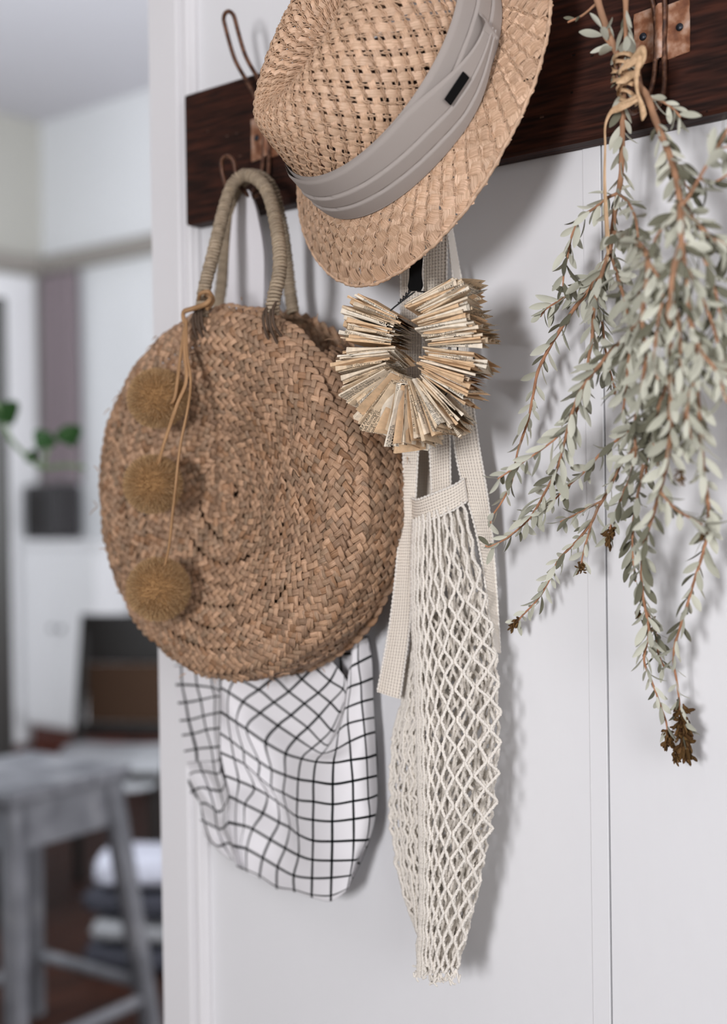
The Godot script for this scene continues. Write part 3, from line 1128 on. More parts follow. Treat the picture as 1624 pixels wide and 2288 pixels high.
# A flat plait of an odd number of strands along a line. pts: the line; out: which way the plait faces; side: across it.
func plait(mb: MB, pts: PackedVector3Array, out: PackedVector3Array, side: PackedVector3Array, width: float, pitch: float, strands: int, base: Color) -> void:
	var n := pts.size()
	var wide := 2.0 * width / (strands * 1.414) * 0.82
	var run := PackedFloat32Array()
	var s := 0.0
	for q in n:
		if q > 0:
			s += pts[q].distance_to(pts[q - 1])
		run.append(s)
	for k in strands:
		var p := PackedVector3Array()
		var uv := PackedVector2Array()
		var ks := PackedColorArray()
		var ph := TAU * k / strands
		var cen := PackedVector3Array()
		for q in n:
			var f := TAU * run[q] / pitch + ph
			# from edge to edge and back, rounded at the turn; over one, under one
			var tri := asin(0.985 * sin(f)) / 1.397
			cen.append(pts[q] + side[q] * ((width - wide) * 0.5 * tri + 0.03 * wide * sin(run[q] * 161.0 + k)) + out[q] * (0.19 * wide * clampf(1.4 * sin((strands - 1) * f), -1.0, 1.0) - 0.06 * width * tri * tri))
		for q in n:
			var along := (cen[mini(q + 1, n - 1)] - cen[maxi(q - 1, 0)]).normalized()
			var wd := out[q].cross(along).normalized()
			var up := along.cross(wd)
			# each stretch that lies on top has a tone of its own
			var hl := int(floor((strands - 1) * (TAU * run[q] / pitch + ph) / PI * 0.5 + 0.25))
			var h1 := fposmod(sin(hl * 12.9898 + k * 78.233 + width * 999.0 + n * 0.37) * 43758.5453, 1.0)
			var h2 := fposmod(sin(hl * 39.346 + k * 11.135 + n * 0.73) * 24634.6345, 1.0)
			var cs := tint(base, 0.56 + 0.66 * h1)
			if h2 > 0.92:
				cs = cs.lerp(lin(0.62, 0.42, 0.24), 0.4)
			elif h2 < 0.22:
				cs = cs.lerp(lin(0.66, 0.58, 0.50), 0.45)
			var wv := 0.5 * wide * (0.9 + 0.2 * h2)
			for a in 9:
				var w := TAU * a / 8.0
				var cw := cos(w)
				var sw := sin(w)
				p.append(cen[q] + wd * cw * wv + up * sw * wide * 0.17 * (1.0 - 0.5 * cw * cw))
				uv.append(Vector2(a / 8.0 * 1.5 + k * 0.3, run[q] * 14.0 + h1))
				ks.append(cs)
		var b0 := mb.v.size()
		for q in n:
			mb.weld.append(b0 + q * 9); mb.weld.append(b0 + q * 9 + 8)
		mb.grid(p, uv, n, 9, base, ks)


func coil(mb: MB, width: float, r1: float, front: bool, step: float, strands: int, base: Color) -> void:
	var pts := PackedVector3Array()
	var out := PackedVector3Array()
	var side := PackedVector3Array()
	var a := 0.3
	var n := FastNoiseLite.new()
	n.seed = 5
	n.frequency = 14.0
	while true:
		# the coil closes with one full turn at its rim
		var full := r1 * TAU / (width * 0.83)
		if a > full + TAU * 0.98:
			break
		var r := width * 0.83 * minf(a, full) / TAU
		var c := Vector3(cos(a), sin(a), 0)
		var z := bag_face_z(r) if front else 0.047
		var slope := (bag_face_z(r + 0.003) - bag_face_z(r - 0.003)) / 0.006 if front else 0.0
		var q := BAG + c * r + Vector3(0, 0, z)
		var nz := n.get_noise_2d(q.x * 1.0, q.y * 1.0)
		q += Vector3(0, 0, 0.006 * nz) + c * 0.0018 * n.get_noise_2d(q.x * 2.0 + 9.0, q.y * 2.0)
		pts.append(q)
		side.append(Vector3(c.x, c.y, slope).normalized())
		out.append(Vector3(-c.x * slope, -c.y * slope, 1.0).normalized() * (1.0 if front else -1.0))
		a += step / maxf(r, width * 0.5)
	plait(mb, pts, out, side, width, width * 1.9, strands, base)


func ring(mb: MB, r: float, z: float, width: float, a0: float, a1: float, lean: float, strands: int, base: Color) -> void:
	var pts := PackedVector3Array()
	var out := PackedVector3Array()
	var side := PackedVector3Array()
	var n := int(absf(a1 - a0) * r / 0.0016)
	for k in n + 1:
		var a := lerpf(a0, a1, float(k) / n)
		var c := Vector3(cos(a), sin(a), 0)
		pts.append(BAG + c * (r + 0.0012 * sin(a * 23.0 + z * 90.0)) + Vector3(0, 0, z + 0.0015 * sin(a * 9.0 + z * 50.0)))
		out.append((c * cos(lean) + Vector3(0, 0, sin(lean))).normalized())
		side.append((Vector3(0, 0, -cos(lean)) + c * sin(lean)).normalized())
	plait(mb, pts, out, side, width, width * 1.75, strands, base)


# A rope core bound round and round with thin cord.
func bound(mb: MB, path: PackedVector3Array, core: float, cord: float, col: Color) -> void:
	var ev := even(path, cord * 0.19)
	var h := PackedVector3Array()
	var ks := PackedColorArray()
	var n := ev.size()
	var x := Vector3.UP
	for k in n:
		var d := (ev[mini(k + 3, n - 1)] - ev[maxi(k - 3, 0)]).normalized()
		x = (x - d * x.dot(d)).normalized() if absf(x.dot(d)) < 0.95 else (Vector3.RIGHT - d * d.x).normalized()
		var y := d.cross(x)
		var w := TAU * k / 10.0
		var turn := k / 10
		h.append(ev[k] + (x * cos(w) + y * sin(w)) * core * (1.0 + 0.06 * sin(turn * 2.3)))
		ks.append(tint(col, 0.80 + 0.32 * fposmod(sin(turn * 12.98) * 4375.8, 1.0)))
	mb.tube(h, cord, 5, col, 1.0, Vector3.ZERO, true, 60.0, ks)
	mb.tube(even(path, 0.006), core * 0.9, 8, tint(col, 0.6))


func build_round_bag() -> void:
	var b := thing("round_bag", "large round bag of plaited brown fibre with two bound handles", "bag", BAG + Vector3(0, -0.19, 0.09))
	var jute := lin(0.825, 0.68, 0.565)
	var fr := MB.new()
	coil(fr, 0.0262, 0.173, true, 0.0013, 5, jute)
	ring(fr, 0.1845, 0.1215, 0.0260, 0.0, TAU + 0.1, 0.85, 5, jute)
	stuff(obj("front_panel", fr, M.plait, b))
	var bk := MB.new()
	coil(bk, 0.034, 0.178, false, 0.0028, 5, tint(jute, 0.9))
	stuff(obj("back_panel", bk, M.plait, b))
	var rim := MB.new()
	ring(rim, BAG_R + 0.003, 0.105, 0.029, deg_to_rad(132.0), deg_to_rad(405.0), 0.15, 5, jute)
	ring(rim, BAG_R + 0.004, 0.082, 0.030, deg_to_rad(131.0), deg_to_rad(408.0), 0.0, 5, tint(jute, 0.93))
	ring(rim, BAG_R + 0.002, 0.059, 0.029, deg_to_rad(132.0), deg_to_rad(410.0), -0.2, 5, tint(jute, 0.92))
	ring(rim, BAG_R - 0.004, 0.044, 0.024, deg_to_rad(0.0), deg_to_rad(360.0), -0.6, 5, tint(jute, 0.9))
	stuff(obj("rim", rim, M.plait, b))
	# stray ends of fibre
	var st := MB.new()
	for k in 90:
		var a := rnd(0, TAU)
		var r := BAG_R * sqrt(rnd(0.05, 1.0))
		var o := BAG + Vector3(cos(a) * r, sin(a) * r, bag_face_z(r) + 0.004)
		if k % 3 == 0:
			o = BAG + Vector3(cos(a) * 0.198, sin(a) * 0.198, rnd(0.05, 0.12))
		var d := Vector3(rnd(-1, 1), rnd(-1, 1), rnd(0.1, 0.7)).normalized() * rnd(0.006, 0.014)
		st.tube(PackedVector3Array([o, o + d * 0.5 + Vector3(0, 0.001, 0), o + d]), PackedFloat32Array([0.0006, 0.0005, 0.0002]), 4, tint(jute, rnd(0.8, 1.3)))
	stuff(obj("stray_fibres", st, M.plait, b))
	var hc := lin(0.785, 0.725, 0.645)
	var h1 := MB.new()
	bound(h1, curve([Vector3(-.0998, 1.502, .132), Vector3(-.0987, 1.5276, .13), Vector3(-.0959, 1.5698, .118), Vector3(-.097, 1.6137, .102), Vector3(-.0941, 1.6403, .092), Vector3(-.0829, 1.6502, .086), Vector3(-.0586, 1.6408, .09), Vector3(-.0357, 1.6184, .098), Vector3(-.0103, 1.5765, .114), Vector3(.0014, 1.5387, .124), Vector3(.0006, 1.5096, .132), Vector3(-.0021, 1.4948, .132)], 8), 0.0056, 0.0018, hc)
	obj("handle", h1, M.cord, b)
	var h2 := MB.new()
	bound(h2, curve([Vector3(-.1629, 1.5195, .05), Vector3(-.156, 1.5481, .05), Vector3(-.1455, 1.5852, .054), Vector3(-.1296, 1.6251, .062), Vector3(-.1016, 1.6461, .074), Vector3(-.0766, 1.6509, .076), Vector3(-.0539, 1.6342, .076), Vector3(-.0501, 1.5985, .066), Vector3(-.0526, 1.5633, .056), Vector3(-.0537, 1.5317, .05), Vector3(-.0498, 1.508, .05)], 8), 0.0054, 0.0018, tint(hc, 0.9))
	obj("handle", h2, M.cord, b)
	# the handle ends are sewn down over the plait
	for q in [Vector3(-0.099, 1.498, 0.138), Vector3(-0.001, 1.490, 0.137)]:
		var sw := MB.new()
		for k in 4:
			var o: Vector3 = q + Vector3((k - 1.5) * 0.0042, 0.004 * (k % 2), 0)
			sw.tube(curve([o + Vector3(0, 0.012, -0.004), o + Vector3(0.001, 0.002, 0.003), o + Vector3(0.002, -0.012, 0.002), o + Vector3(0.003, -0.026 + 0.004 * (k % 2), -0.006)], 4), 0.0015, 5, lin(0.42, 0.36, 0.32))
		stuff(obj("stitching", sw, M.cord, b))


func pompom(at: Vector3, r: float, parent: Node3D, sd: int) -> void:
	var core := MB.new()
	var prof := PackedVector2Array()
	for k in 13:
		prof.append(Vector2(sin(PI * k / 12.0) * r * 0.84, cos(PI * k / 12.0) * r * 0.84))
	core.lathe(prof, 20, Transform3D(Basis(), at), lin(0.64, 0.50, 0.34))
	var o := obj("pompom", core, M.fuzz, parent)
	var hair := MB.new()
	hair.tube(PackedVector3Array([Vector3.ZERO, Vector3(0.04, 0.55, 0), Vector3(0, 1, 0.03)]), PackedFloat32Array([0.028, 0.024, 0.012]), 3, Color.WHITE, 1.0, Vector3.ZERO, false)
	var mm := MultiMesh.new()
	mm.transform_format = MultiMesh.TRANSFORM_3D
	mm.use_colors = true
	mm.mesh = hair.mesh()
	mm.instance_count = 8000
	var g := RandomNumberGenerator.new()
	g.seed = sd
	for k in 8000:
		var d := Vector3(g.randfn(), g.randfn(), g.randfn()).normalized()
		var lean := (d + Vector3(g.randfn(), g.randfn(), g.randfn()) * 0.12).normalized()
		var side := lean.cross(Vector3(0.3, 0.5, 0.8)).normalized().rotated(lean, g.randf_range(0, TAU))
		var ln := r * g.randf_range(0.18, 0.26)
		mm.set_instance_transform(k, Transform3D(Basis(side * ln * 0.95, lean * ln, side.cross(lean) * ln * 0.95), d * r * 0.80))
		mm.set_instance_color(k, lin(0.74, 0.585, 0.40).lerp(lin(0.92, 0.78, 0.60), g.randf()) * g.randf_range(0.6, 1.1))
	var f := MultiMeshInstance3D.new()
	f.name = "fibres"
	f.multimesh = mm
	f.material_override = M.fuzz
	o.add_child(f, true)
	f.position = at
	stuff(f)


func build_tassel() -> void:
	var t := thing("pompom_tassel", "three tan fibre pompoms hanging on cords from the round bag's handle", "tassel", Vector3(-0.13, 1.19, 0.165))
	var pos := [Vector3(-.1311, 1.4185, .166), Vector3(-.1354, 1.3316, .17), Vector3(-.1275, 1.2258, .172)]
	var top := [Vector3(-.1065, 1.4966, .148)][0] as Vector3
	pompom(pos[0], 0.0305, t, 1)
	pompom(pos[1], 0.0300, t, 2)
	pompom(pos[2], 0.0322, t, 3)
	var tan := lin(0.79, 0.63, 0.47)
	var c1 := MB.new()
	c1.tube(even(curve([top, Vector3(-.1065, 1.4625, .156), Vector3(-.1014, 1.4346, .166), Vector3(-.1025, 1.412, .172), pos[0]], 5), 0.004), 0.0022, 6, tan, 0.7)
	obj("cord", c1, M.raffia, t)
	var c2 := MB.new()
	c2.tube(even(curve([top, Vector3(-.0989, 1.4662, .158), Vector3(-.0851, 1.4333, .169), Vector3(-.0894, 1.4088, .178), Vector3(-.101, 1.3873, .178), Vector3(-.1121, 1.3655, .178), pos[1]], 5), 0.004), 0.0024, 6, tint(tan, 1.1), 0.6)
	obj("cord", c2, M.raffia, t)
	var c3 := MB.new()
	c3.tube(even(curve([top, Vector3(-.093, 1.4611, .16), Vector3(-.0797, 1.4329, .168), Vector3(-.0734, 1.4057, .178), Vector3(-.0771, 1.3663, .186), Vector3(-.0844, 1.3271, .186), Vector3(-.0948, 1.2964, .182), Vector3(-.1052, 1.2652, .178), pos[2]], 5), 0.004), 0.0025, 6, tan, 0.6)
	obj("cord", c3, M.raffia, t)
	# the cords are looped round the foot of the handle
	var lp := MB.new()
	lp.tube(curve([Vector3(-.1114, 1.4945, .146), Vector3(-.1103, 1.5051, .148), Vector3(-.0927, 1.5065, .152), Vector3(-.0746, 1.509, .152), Vector3(-.0731, 1.5148, .146), Vector3(-.0907, 1.5217, .134), Vector3(-.1063, 1.5204, .128)], 5), 0.0026, 6, tan, 0.8)
	lp.tube(curve([Vector3(-.0763, 1.5052, .148), Vector3(-.0776, 1.5144, .138), Vector3(-.0755, 1.5222, .146), Vector3(-.085, 1.5213, .148), Vector3(-.094, 1.5176, .142)], 5), 0.0024, 6, tint(tan, 0.9), 0.8)
	obj("loop", lp, M.raffia, t)


# A smooth sheet through a lattice of points (rows of equal length).
func sheet(mb: MB, lat: Array, sub: int, u0: float, v0: float, du: float, dv: float) -> void:
	var nr := lat.size()
	var nc: int = lat[0].size()
	var wide := []
	for r in nr:
		wide.append(curve(lat[r], sub))
	var m: int = wide[0].size()
	var p := PackedVector3Array()
	var uv := PackedVector2Array()
	var rows := (nr - 1) * sub + 1
	for k in m:
		var col := []
		for r in nr:
			col.append(wide[r][k])
		var line := curve(col, sub)
		for q in rows:
			p.append(line[q])
			uv.append(Vector2(u0 + du * float(k) / sub, v0 + dv * float(q) / sub))
	mb.grid(p, uv, m, rows)


# --- the checked cotton tote, folded and sagging behind the round bag
func build_tote() -> void:
	var t := thing("tote_bag", "white cotton tote with a black grid check hanging behind the round bag", "bag", Vector3(-0.02, 0.93, 0.03))
	var fr := MB.new()
	sheet(fr, [
		[Vector3(-.1077, 1.1852, .032), Vector3(-.0844, 1.1826, .028), Vector3(-.0513, 1.1646, .025), Vector3(-.0242, 1.1525, .034), Vector3(-.0096, 1.1405, .034), Vector3(-.0007, 1.1319, .034), Vector3(.0029, 1.1271, .034), Vector3(.0055, 1.1384, .034), Vector3(.0088, 1.1547, .034), Vector3(.0114, 1.1636, .034), Vector3(.0161, 1.1682, .031), Vector3(.0173, 1.1723, .015)],
		[Vector3(-.1239, 1.173, .035), Vector3(-.1006, 1.1689, .03), Vector3(-.0677, 1.1504, .027), Vector3(-.0419, 1.1382, .034), Vector3(-.0203, 1.1253, .034), Vector3(-.0027, 1.1184, .034), Vector3(.0028, 1.113, .035), Vector3(.005, 1.1207, .036), Vector3(.008, 1.1362, .037), Vector3(.0111, 1.1423, .037), Vector3(.0174, 1.1465, .033), Vector3(.0219, 1.1524, .016)],
		[Vector3(-.1407, 1.159, .037), Vector3(-.1177, 1.1545, .032), Vector3(-.0844, 1.1366, .029), Vector3(-.0599, 1.1241, .034), Vector3(-.0377, 1.1112, .033), Vector3(-.0202, 1.1025, .034), Vector3(-.0057, 1.0944, .036), Vector3(-.0005, 1.1005, .037), Vector3(.0046, 1.1175, .037), Vector3(.0101, 1.1221, .037), Vector3(.0222, 1.1265, .035), Vector3(.0249, 1.1298, .018)],
		[Vector3(-.1584, 1.1443, .039), Vector3(-.1393, 1.1381, .034), Vector3(-.1033, 1.1219, .031), Vector3(-.079, 1.1093, .034), Vector3(-.0575, 1.0981, .033), Vector3(-.0366, 1.087, .034), Vector3(-.0168, 1.0749, .037), Vector3(-.006, 1.078, .041), Vector3(.0058, 1.0978, .043), Vector3(.0112, 1.1019, .043), Vector3(.0247, 1.1078, .037), Vector3(.0259, 1.1088, .019)],
		[Vector3(-.1709, 1.1233, .041), Vector3(-.1571, 1.1183, .036), Vector3(-.1255, 1.1071, .032), Vector3(-.1019, 1.0956, .033), Vector3(-.0781, 1.0837, .032), Vector3(-.0536, 1.0729, .033), Vector3(-.0311, 1.0619, .038), Vector3(-.015, 1.0607, .043), Vector3(.0013, 1.0776, .046), Vector3(.0135, 1.0857, .046), Vector3(.0292, 1.0905, .04), Vector3(.0276, 1.0898, .02)],
		[Vector3(-.1724, 1.1071, .044), Vector3(-.166, 1.1015, .038), Vector3(-.1479, 1.0921, .034), Vector3(-.123, 1.082, .033), Vector3(-.0974, 1.0707, .032), Vector3(-.0698, 1.0603, .033), Vector3(-.0422, 1.0533, .039), Vector3(-.022, 1.0514, .045), Vector3(-.0001, 1.0587, .049), Vector3(.0181, 1.0684, .049), Vector3(.0324, 1.0757, .042), Vector3(.0293, 1.0754, .021)],
		[Vector3(-.1592, 1.0835, .058), Vector3(-.1598, 1.0763, .046), Vector3(-.1568, 1.0688, .036), Vector3(-.1506, 1.0607, .027), Vector3(-.1281, 1.0472, .02), Vector3(-.0952, 1.0391, .023), Vector3(-.058, 1.0405, .038), Vector3(-.0243, 1.0437, .053), Vector3(.0074, 1.048, .062), Vector3(.0271, 1.0524, .058), Vector3(.036, 1.0534, .044), Vector3(.0309, 1.0524, .022)],
		[Vector3(-.1604, 1.0598, .058), Vector3(-.1554, 1.0502, .046), Vector3(-.147, 1.0392, .036), Vector3(-.132, 1.0271, .027), Vector3(-.1199, 1.0186, .02), Vector3(-.0963, 1.0156, .023), Vector3(-.0635, 1.018, .038), Vector3(-.0284, 1.0228, .053), Vector3(.0058, 1.0261, .062), Vector3(.0291, 1.0315, .058), Vector3(.0368, 1.0332, .044), Vector3(.0316, 1.031, .022)],
		[Vector3(-.1602, 1.0387, .058), Vector3(-.151, 1.031, .046), Vector3(-.1445, 1.0237, .036), Vector3(-.1324, 1.0098, .027), Vector3(-.1203, .9988, .02), Vector3(-.0994, .9958, .023), Vector3(-.0652, .996, .038), Vector3(-.0288, 1.0019, .053), Vector3(.0054, 1.0056, .062), Vector3(.0293, 1.0113, .058), Vector3(.0375, 1.0125, .044), Vector3(.0319, 1.0113, .022)],
		[Vector3(-.1558, 1.0134, .056), Vector3(-.1466, 1.0066, .044), Vector3(-.1326, .9992, .034), Vector3(-.1198, .9918, .027), Vector3(-.1118, .9842, .02), Vector3(-.0951, .9793, .023), Vector3(-.0662, .9782, .038), Vector3(-.0298, .9828, .053), Vector3(.0044, .9882, .062), Vector3(.0295, .9934, .058), Vector3(.039, .9947, .044), Vector3(.0292, .9907, .022)],
		[Vector3(-.1534, .9904, .052), Vector3(-.1546, .9841, .04), Vector3(-.1515, .9777, .03), Vector3(-.129, .97, .025), Vector3(-.1115, .9613, .018), Vector3(-.0927, .9589, .021), Vector3(-.0665, .9587, .036), Vector3(-.032, .9607, .051), Vector3(.0023, .9671, .06), Vector3(.0275, .9711, .056), Vector3(.0328, .9694, .042), Vector3(.0187, .9639, .02)],
		[Vector3(-.1602, .9601, .048), Vector3(-.1606, .9557, .036), Vector3(-.1574, .9521, .026), Vector3(-.1472, .9496, .023), Vector3(-.1267, .9394, .016), Vector3(-.1017, .9346, .019), Vector3(-.0682, .9356, .034), Vector3(-.0349, .9398, .049), Vector3(-.0004, .9466, .058), Vector3(.0242, .9503, .054), Vector3(.0183, .9471, .04), Vector3(.0023, .9409, .018)],
		[Vector3(-.163, .9321, .039), Vector3(-.1658, .9287, .03), Vector3(-.1665, .9261, .023), Vector3(-.1547, .9264, .025), Vector3(-.1349, .9186, .02), Vector3(-.1097, .9136, .023), Vector3(-.0757, .9128, .034), Vector3(-.0395, .9189, .045), Vector3(-.0066, .9268, .052), Vector3(.017, .9327, .05), Vector3(.01, .9303, .039), Vector3(-.0062, .9247, .017)],
		[Vector3(-.1612, .9091, .035), Vector3(-.1654, .9048, .026), Vector3(-.1675, .9014, .019), Vector3(-.1572, .9021, .023), Vector3(-.1421, .897, .018), Vector3(-.1134, .8909, .021), Vector3(-.0772, .8967, .032), Vector3(-.0422, .9006, .043), Vector3(-.0093, .9074, .05), Vector3(.0114, .918, .048), Vector3(.0026, .9147, .037), Vector3(-.0149, .9082, .015)],
		[Vector3(-.1618, .9056, .031), Vector3(-.1667, .9012, .022), Vector3(-.1688, .8977, .015), Vector3(-.1558, .8993, .021), Vector3(-.1417, .8944, .017), Vector3(-.1147, .8878, .019), Vector3(-.0785, .8936, .03), Vector3(-.0435, .8966, .041), Vector3(-.0112, .9006, .048), Vector3(.0085, .9147, .046), Vector3(.0003, .9115, .035), Vector3(-.0173, .9049, .013)]], 6, 0.0, -1.0, 1.0, 1.0)
	obj("front_panel", fr, M.checked_cotton, t)
	var lf := MB.new()
	sheet(lf, [
		[Vector3(-.2932, 1.1202, .014), Vector3(-.2587, 1.123, .022), Vector3(-.2309, 1.1244, .026), Vector3(-.2066, 1.1241, .026), Vector3(-.1769, 1.1242, .04)],
		[Vector3(-.2898, 1.0966, .014), Vector3(-.2577, 1.1007, .022), Vector3(-.2284, 1.1024, .026), Vector3(-.2034, 1.1019, .026), Vector3(-.1774, 1.1023, .04)],
		[Vector3(-.2895, 1.0749, .014), Vector3(-.252, 1.0808, .022), Vector3(-.2228, 1.087, .026), Vector3(-.2, 1.0926, .026), Vector3(-.1775, 1.0958, .04)],
		[Vector3(-.2892, 1.0542, .014), Vector3(-.2472, 1.061, .022), Vector3(-.2188, 1.0689, .026), Vector3(-.2011, 1.0732, .026), Vector3(-.1779, 1.0783, .04)],
		[Vector3(-.2888, 1.0357, .014), Vector3(-.2415, 1.0455, .022), Vector3(-.2147, 1.0535, .026), Vector3(-.2008, 1.0559, .026), Vector3(-.179, 1.0612, .04)],
		[Vector3(-.2885, 1.0155, .014), Vector3(-.2351, 1.0286, .022), Vector3(-.2071, 1.0339, .026), Vector3(-.199, 1.0353, .026), Vector3(-.1794, 1.0407, .04)],
		[Vector3(-.2764, 1.0021, .014), Vector3(-.2339, 1.0132, .022), Vector3(-.2038, 1.0185, .026), Vector3(-.1965, 1.0214, .026), Vector3(-.179, 1.0277, .04)]], 6, 0.06, 0.0, 1.0, 1.0)
	obj("side_panel", lf, M.checked_cotton, t)
	var l2 := MB.new()
	sheet(l2, [
		[Vector3(-.2841, 1.0011, .007), Vector3(-.2468, 1.0117, .022), Vector3(-.2225, 1.0161, .025), Vector3(-.2026, 1.0185, .025), Vector3(-.1825, 1.0247, .036)],
		[Vector3(-.2714, .9857, .016), Vector3(-.2497, .9984, .016), Vector3(-.2239, 1.0031, .019), Vector3(-.1906, 1.0073, .034), Vector3(-.1889, 1.0108, .03)],
		[Vector3(-.2668, .9689, .01), Vector3(-.2284, .9851, .025), Vector3(-.2196, .9815, .013), Vector3(-.1901, .9876, .028), Vector3(-.1721, 1.001, .039)],
		[Vector3(-.2621, .9557, .004), Vector3(-.2262, .9662, .019), Vector3(-.2019, .9605, .022), Vector3(-.1916, .969, .022), Vector3(-.1736, .9842, .033)],
		[Vector3(-.2451, .9447, .013), Vector3(-.2257, .9408, .013), Vector3(-.2057, .9393, .016), Vector3(-.1814, .9496, .031), Vector3(-.1804, .9534, .027)],
		[Vector3(-.2413, .9258, .007), Vector3(-.205, .9212, .022), Vector3(-.202, .9222, .01), Vector3(-.178, .9282, .025), Vector3(-.1646, .9307, .036)],
		[Vector3(-.2248, .9083, .001), Vector3(-.194, .9079, .016), Vector3(-.1809, .9082, .019), Vector3(-.1774, .9042, .019), Vector3(-.1649, .9068, .03)]], 6, 0.5, 6.0, 0.9, 1.0)
	obj("gathered_corner", l2, M.checked_cotton, t)
	var bk := MB.new()
	sheet(bk, [
		[Vector3(-.2948, 1.1475, .012), Vector3(-.188, 1.1553, .006), Vector3(-.0847, 1.1633, .006), Vector3(.0197, 1.1727, .018)],
		[Vector3(-.2928, 1.0961, .012), Vector3(-.1843, 1.0919, .006), Vector3(-.0796, 1.0892, .006), Vector3(.0259, 1.0894, .018)],
		[Vector3(-.2907, 1.0155, .012), Vector3(-.1823, 1.0188, .006), Vector3(-.0769, 1.0229, .006), Vector3(.0284, 1.0299, .018)],
		[Vector3(-.1944, .9775, .012), Vector3(-.1267, .9696, .006), Vector3(-.058, .9639, .006), Vector3(.0171, .9632, .018)],
		[Vector3(-.181, .898, .012), Vector3(-.1296, .8949, .006), Vector3(-.0755, .8971, .006), Vector3(-.013, .9069, .018)]], 8, 0.0, -1.0, 4.0, 3.5)
	obj("back_panel", bk, M.checked_cotton, t)
	# the handles: doubled white strips over the same hook
	var s1 := MB.new()
	sheet(s1, [[Vector3(-.1157, 1.6437, .066), Vector3(-.0918, 1.6396, .07)], [Vector3(-.1242, 1.6243, .062), Vector3(-.0877, 1.6184, .064)], [Vector3(-.1346, 1.5832, .058), Vector3(-.0858, 1.5794, .056)], [Vector3(-.1476, 1.5474, .048), Vector3(-.093, 1.5411, .048)], [Vector3(-.1678, 1.4922, .03), Vector3(-.1077, 1.4817, .034)], [Vector3(-.1362, 1.3718, .028), Vector3(-.079, 1.3649, .032)], [Vector3(-.1128, 1.1861, .028), Vector3(-.0486, 1.1849, .034)]], 5, 0.0, 0.0, 0.3, 1.0)
	obj("handle", s1, M.white_cotton, t)
	var s2 := MB.new()
	sheet(s2, [[Vector3(-.0971, 1.6405, .07), Vector3(-.0977, 1.6395, .06)], [Vector3(-.0994, 1.6208, .06), Vector3(-.0941, 1.6166, .052)], [Vector3(-.1008, 1.5798, .05), Vector3(-.0947, 1.5756, .04)], [Vector3(-.1021, 1.5383, .04), Vector3(-.0998, 1.5319, .03)], [Vector3(-.0881, 1.4657, .034), Vector3(-.0568, 1.459, .026)], [Vector3(-.0439, 1.1897, .032), Vector3(.0002, 1.1867, .026)]], 5, 0.0, 0.0, 0.3, 1.0)
	obj("handle", s2, M.white_cotton, t)


# --- the net bag: a woven band, its straps, and layers of diamond mesh
func ribbon(mb: MB, left: Array, right: Array, bow: float, cells: int, cell: float, n := 6) -> void:
	var a := curve(left, n)
	var b := curve(right, n)
	var ea := PackedVector3Array()
	var eb := PackedVector3Array()
	var len := 0.0
	for k in a.size():
		ea.append(a[k])
		eb.append(b[int(float(k) * (b.size() - 1) / (a.size() - 1))])
	var m := 60
	var p := PackedVector3Array()
	var uv := PackedVector2Array()
	var last := Vector3.ZERO
	var w := 7
	for k in m + 1:
		var f := float(k) / m * (ea.size() - 1)
		var q := mini(int(f), ea.size() - 2)
		var l := ea[q].lerp(ea[q + 1], f - q)
		var r := eb[q].lerp(eb[q + 1], f - q)
		var mid := (l + r) * 0.5
		if k > 0:
			len += mid.distance_to(last)
		last = mid
		for s in w:
			var g := s / (w - 1.0)
			p.append(l.lerp(r, g) + Vector3(0, 0, bow * sin(PI * g)))
			uv.append(Vector2(g * cells * 0.25, len / cell * 0.25))
	mb.grid(p, uv, m + 1, w)
	# the cloth behind the openings
	var pb := PackedVector3Array()
	for q in p.size():
		pb.append(p[q] - Vector3(0, 0, 0.0016))
	backing.grid(pb, uv, m + 1, w, lin(0.90, 0.87, 0.83))
	# the thicker selvedge down each side
	for s in [0, w - 1]:
		var e := PackedVector3Array()
		for k in m + 1:
			e.append(p[k * w + s])
		var ev := even(e, 0.0011)
		var rad := PackedFloat32Array()
		for k in ev.size():
			rad.append(0.0010 + 0.0005 * sin(k * 1.571))
		selvedge.tube(ev, rad, 5, lin(0.93, 0.91, 0.875), 1.0, Vector3.ZERO, false)


var selvedge: MB
var backing: MB


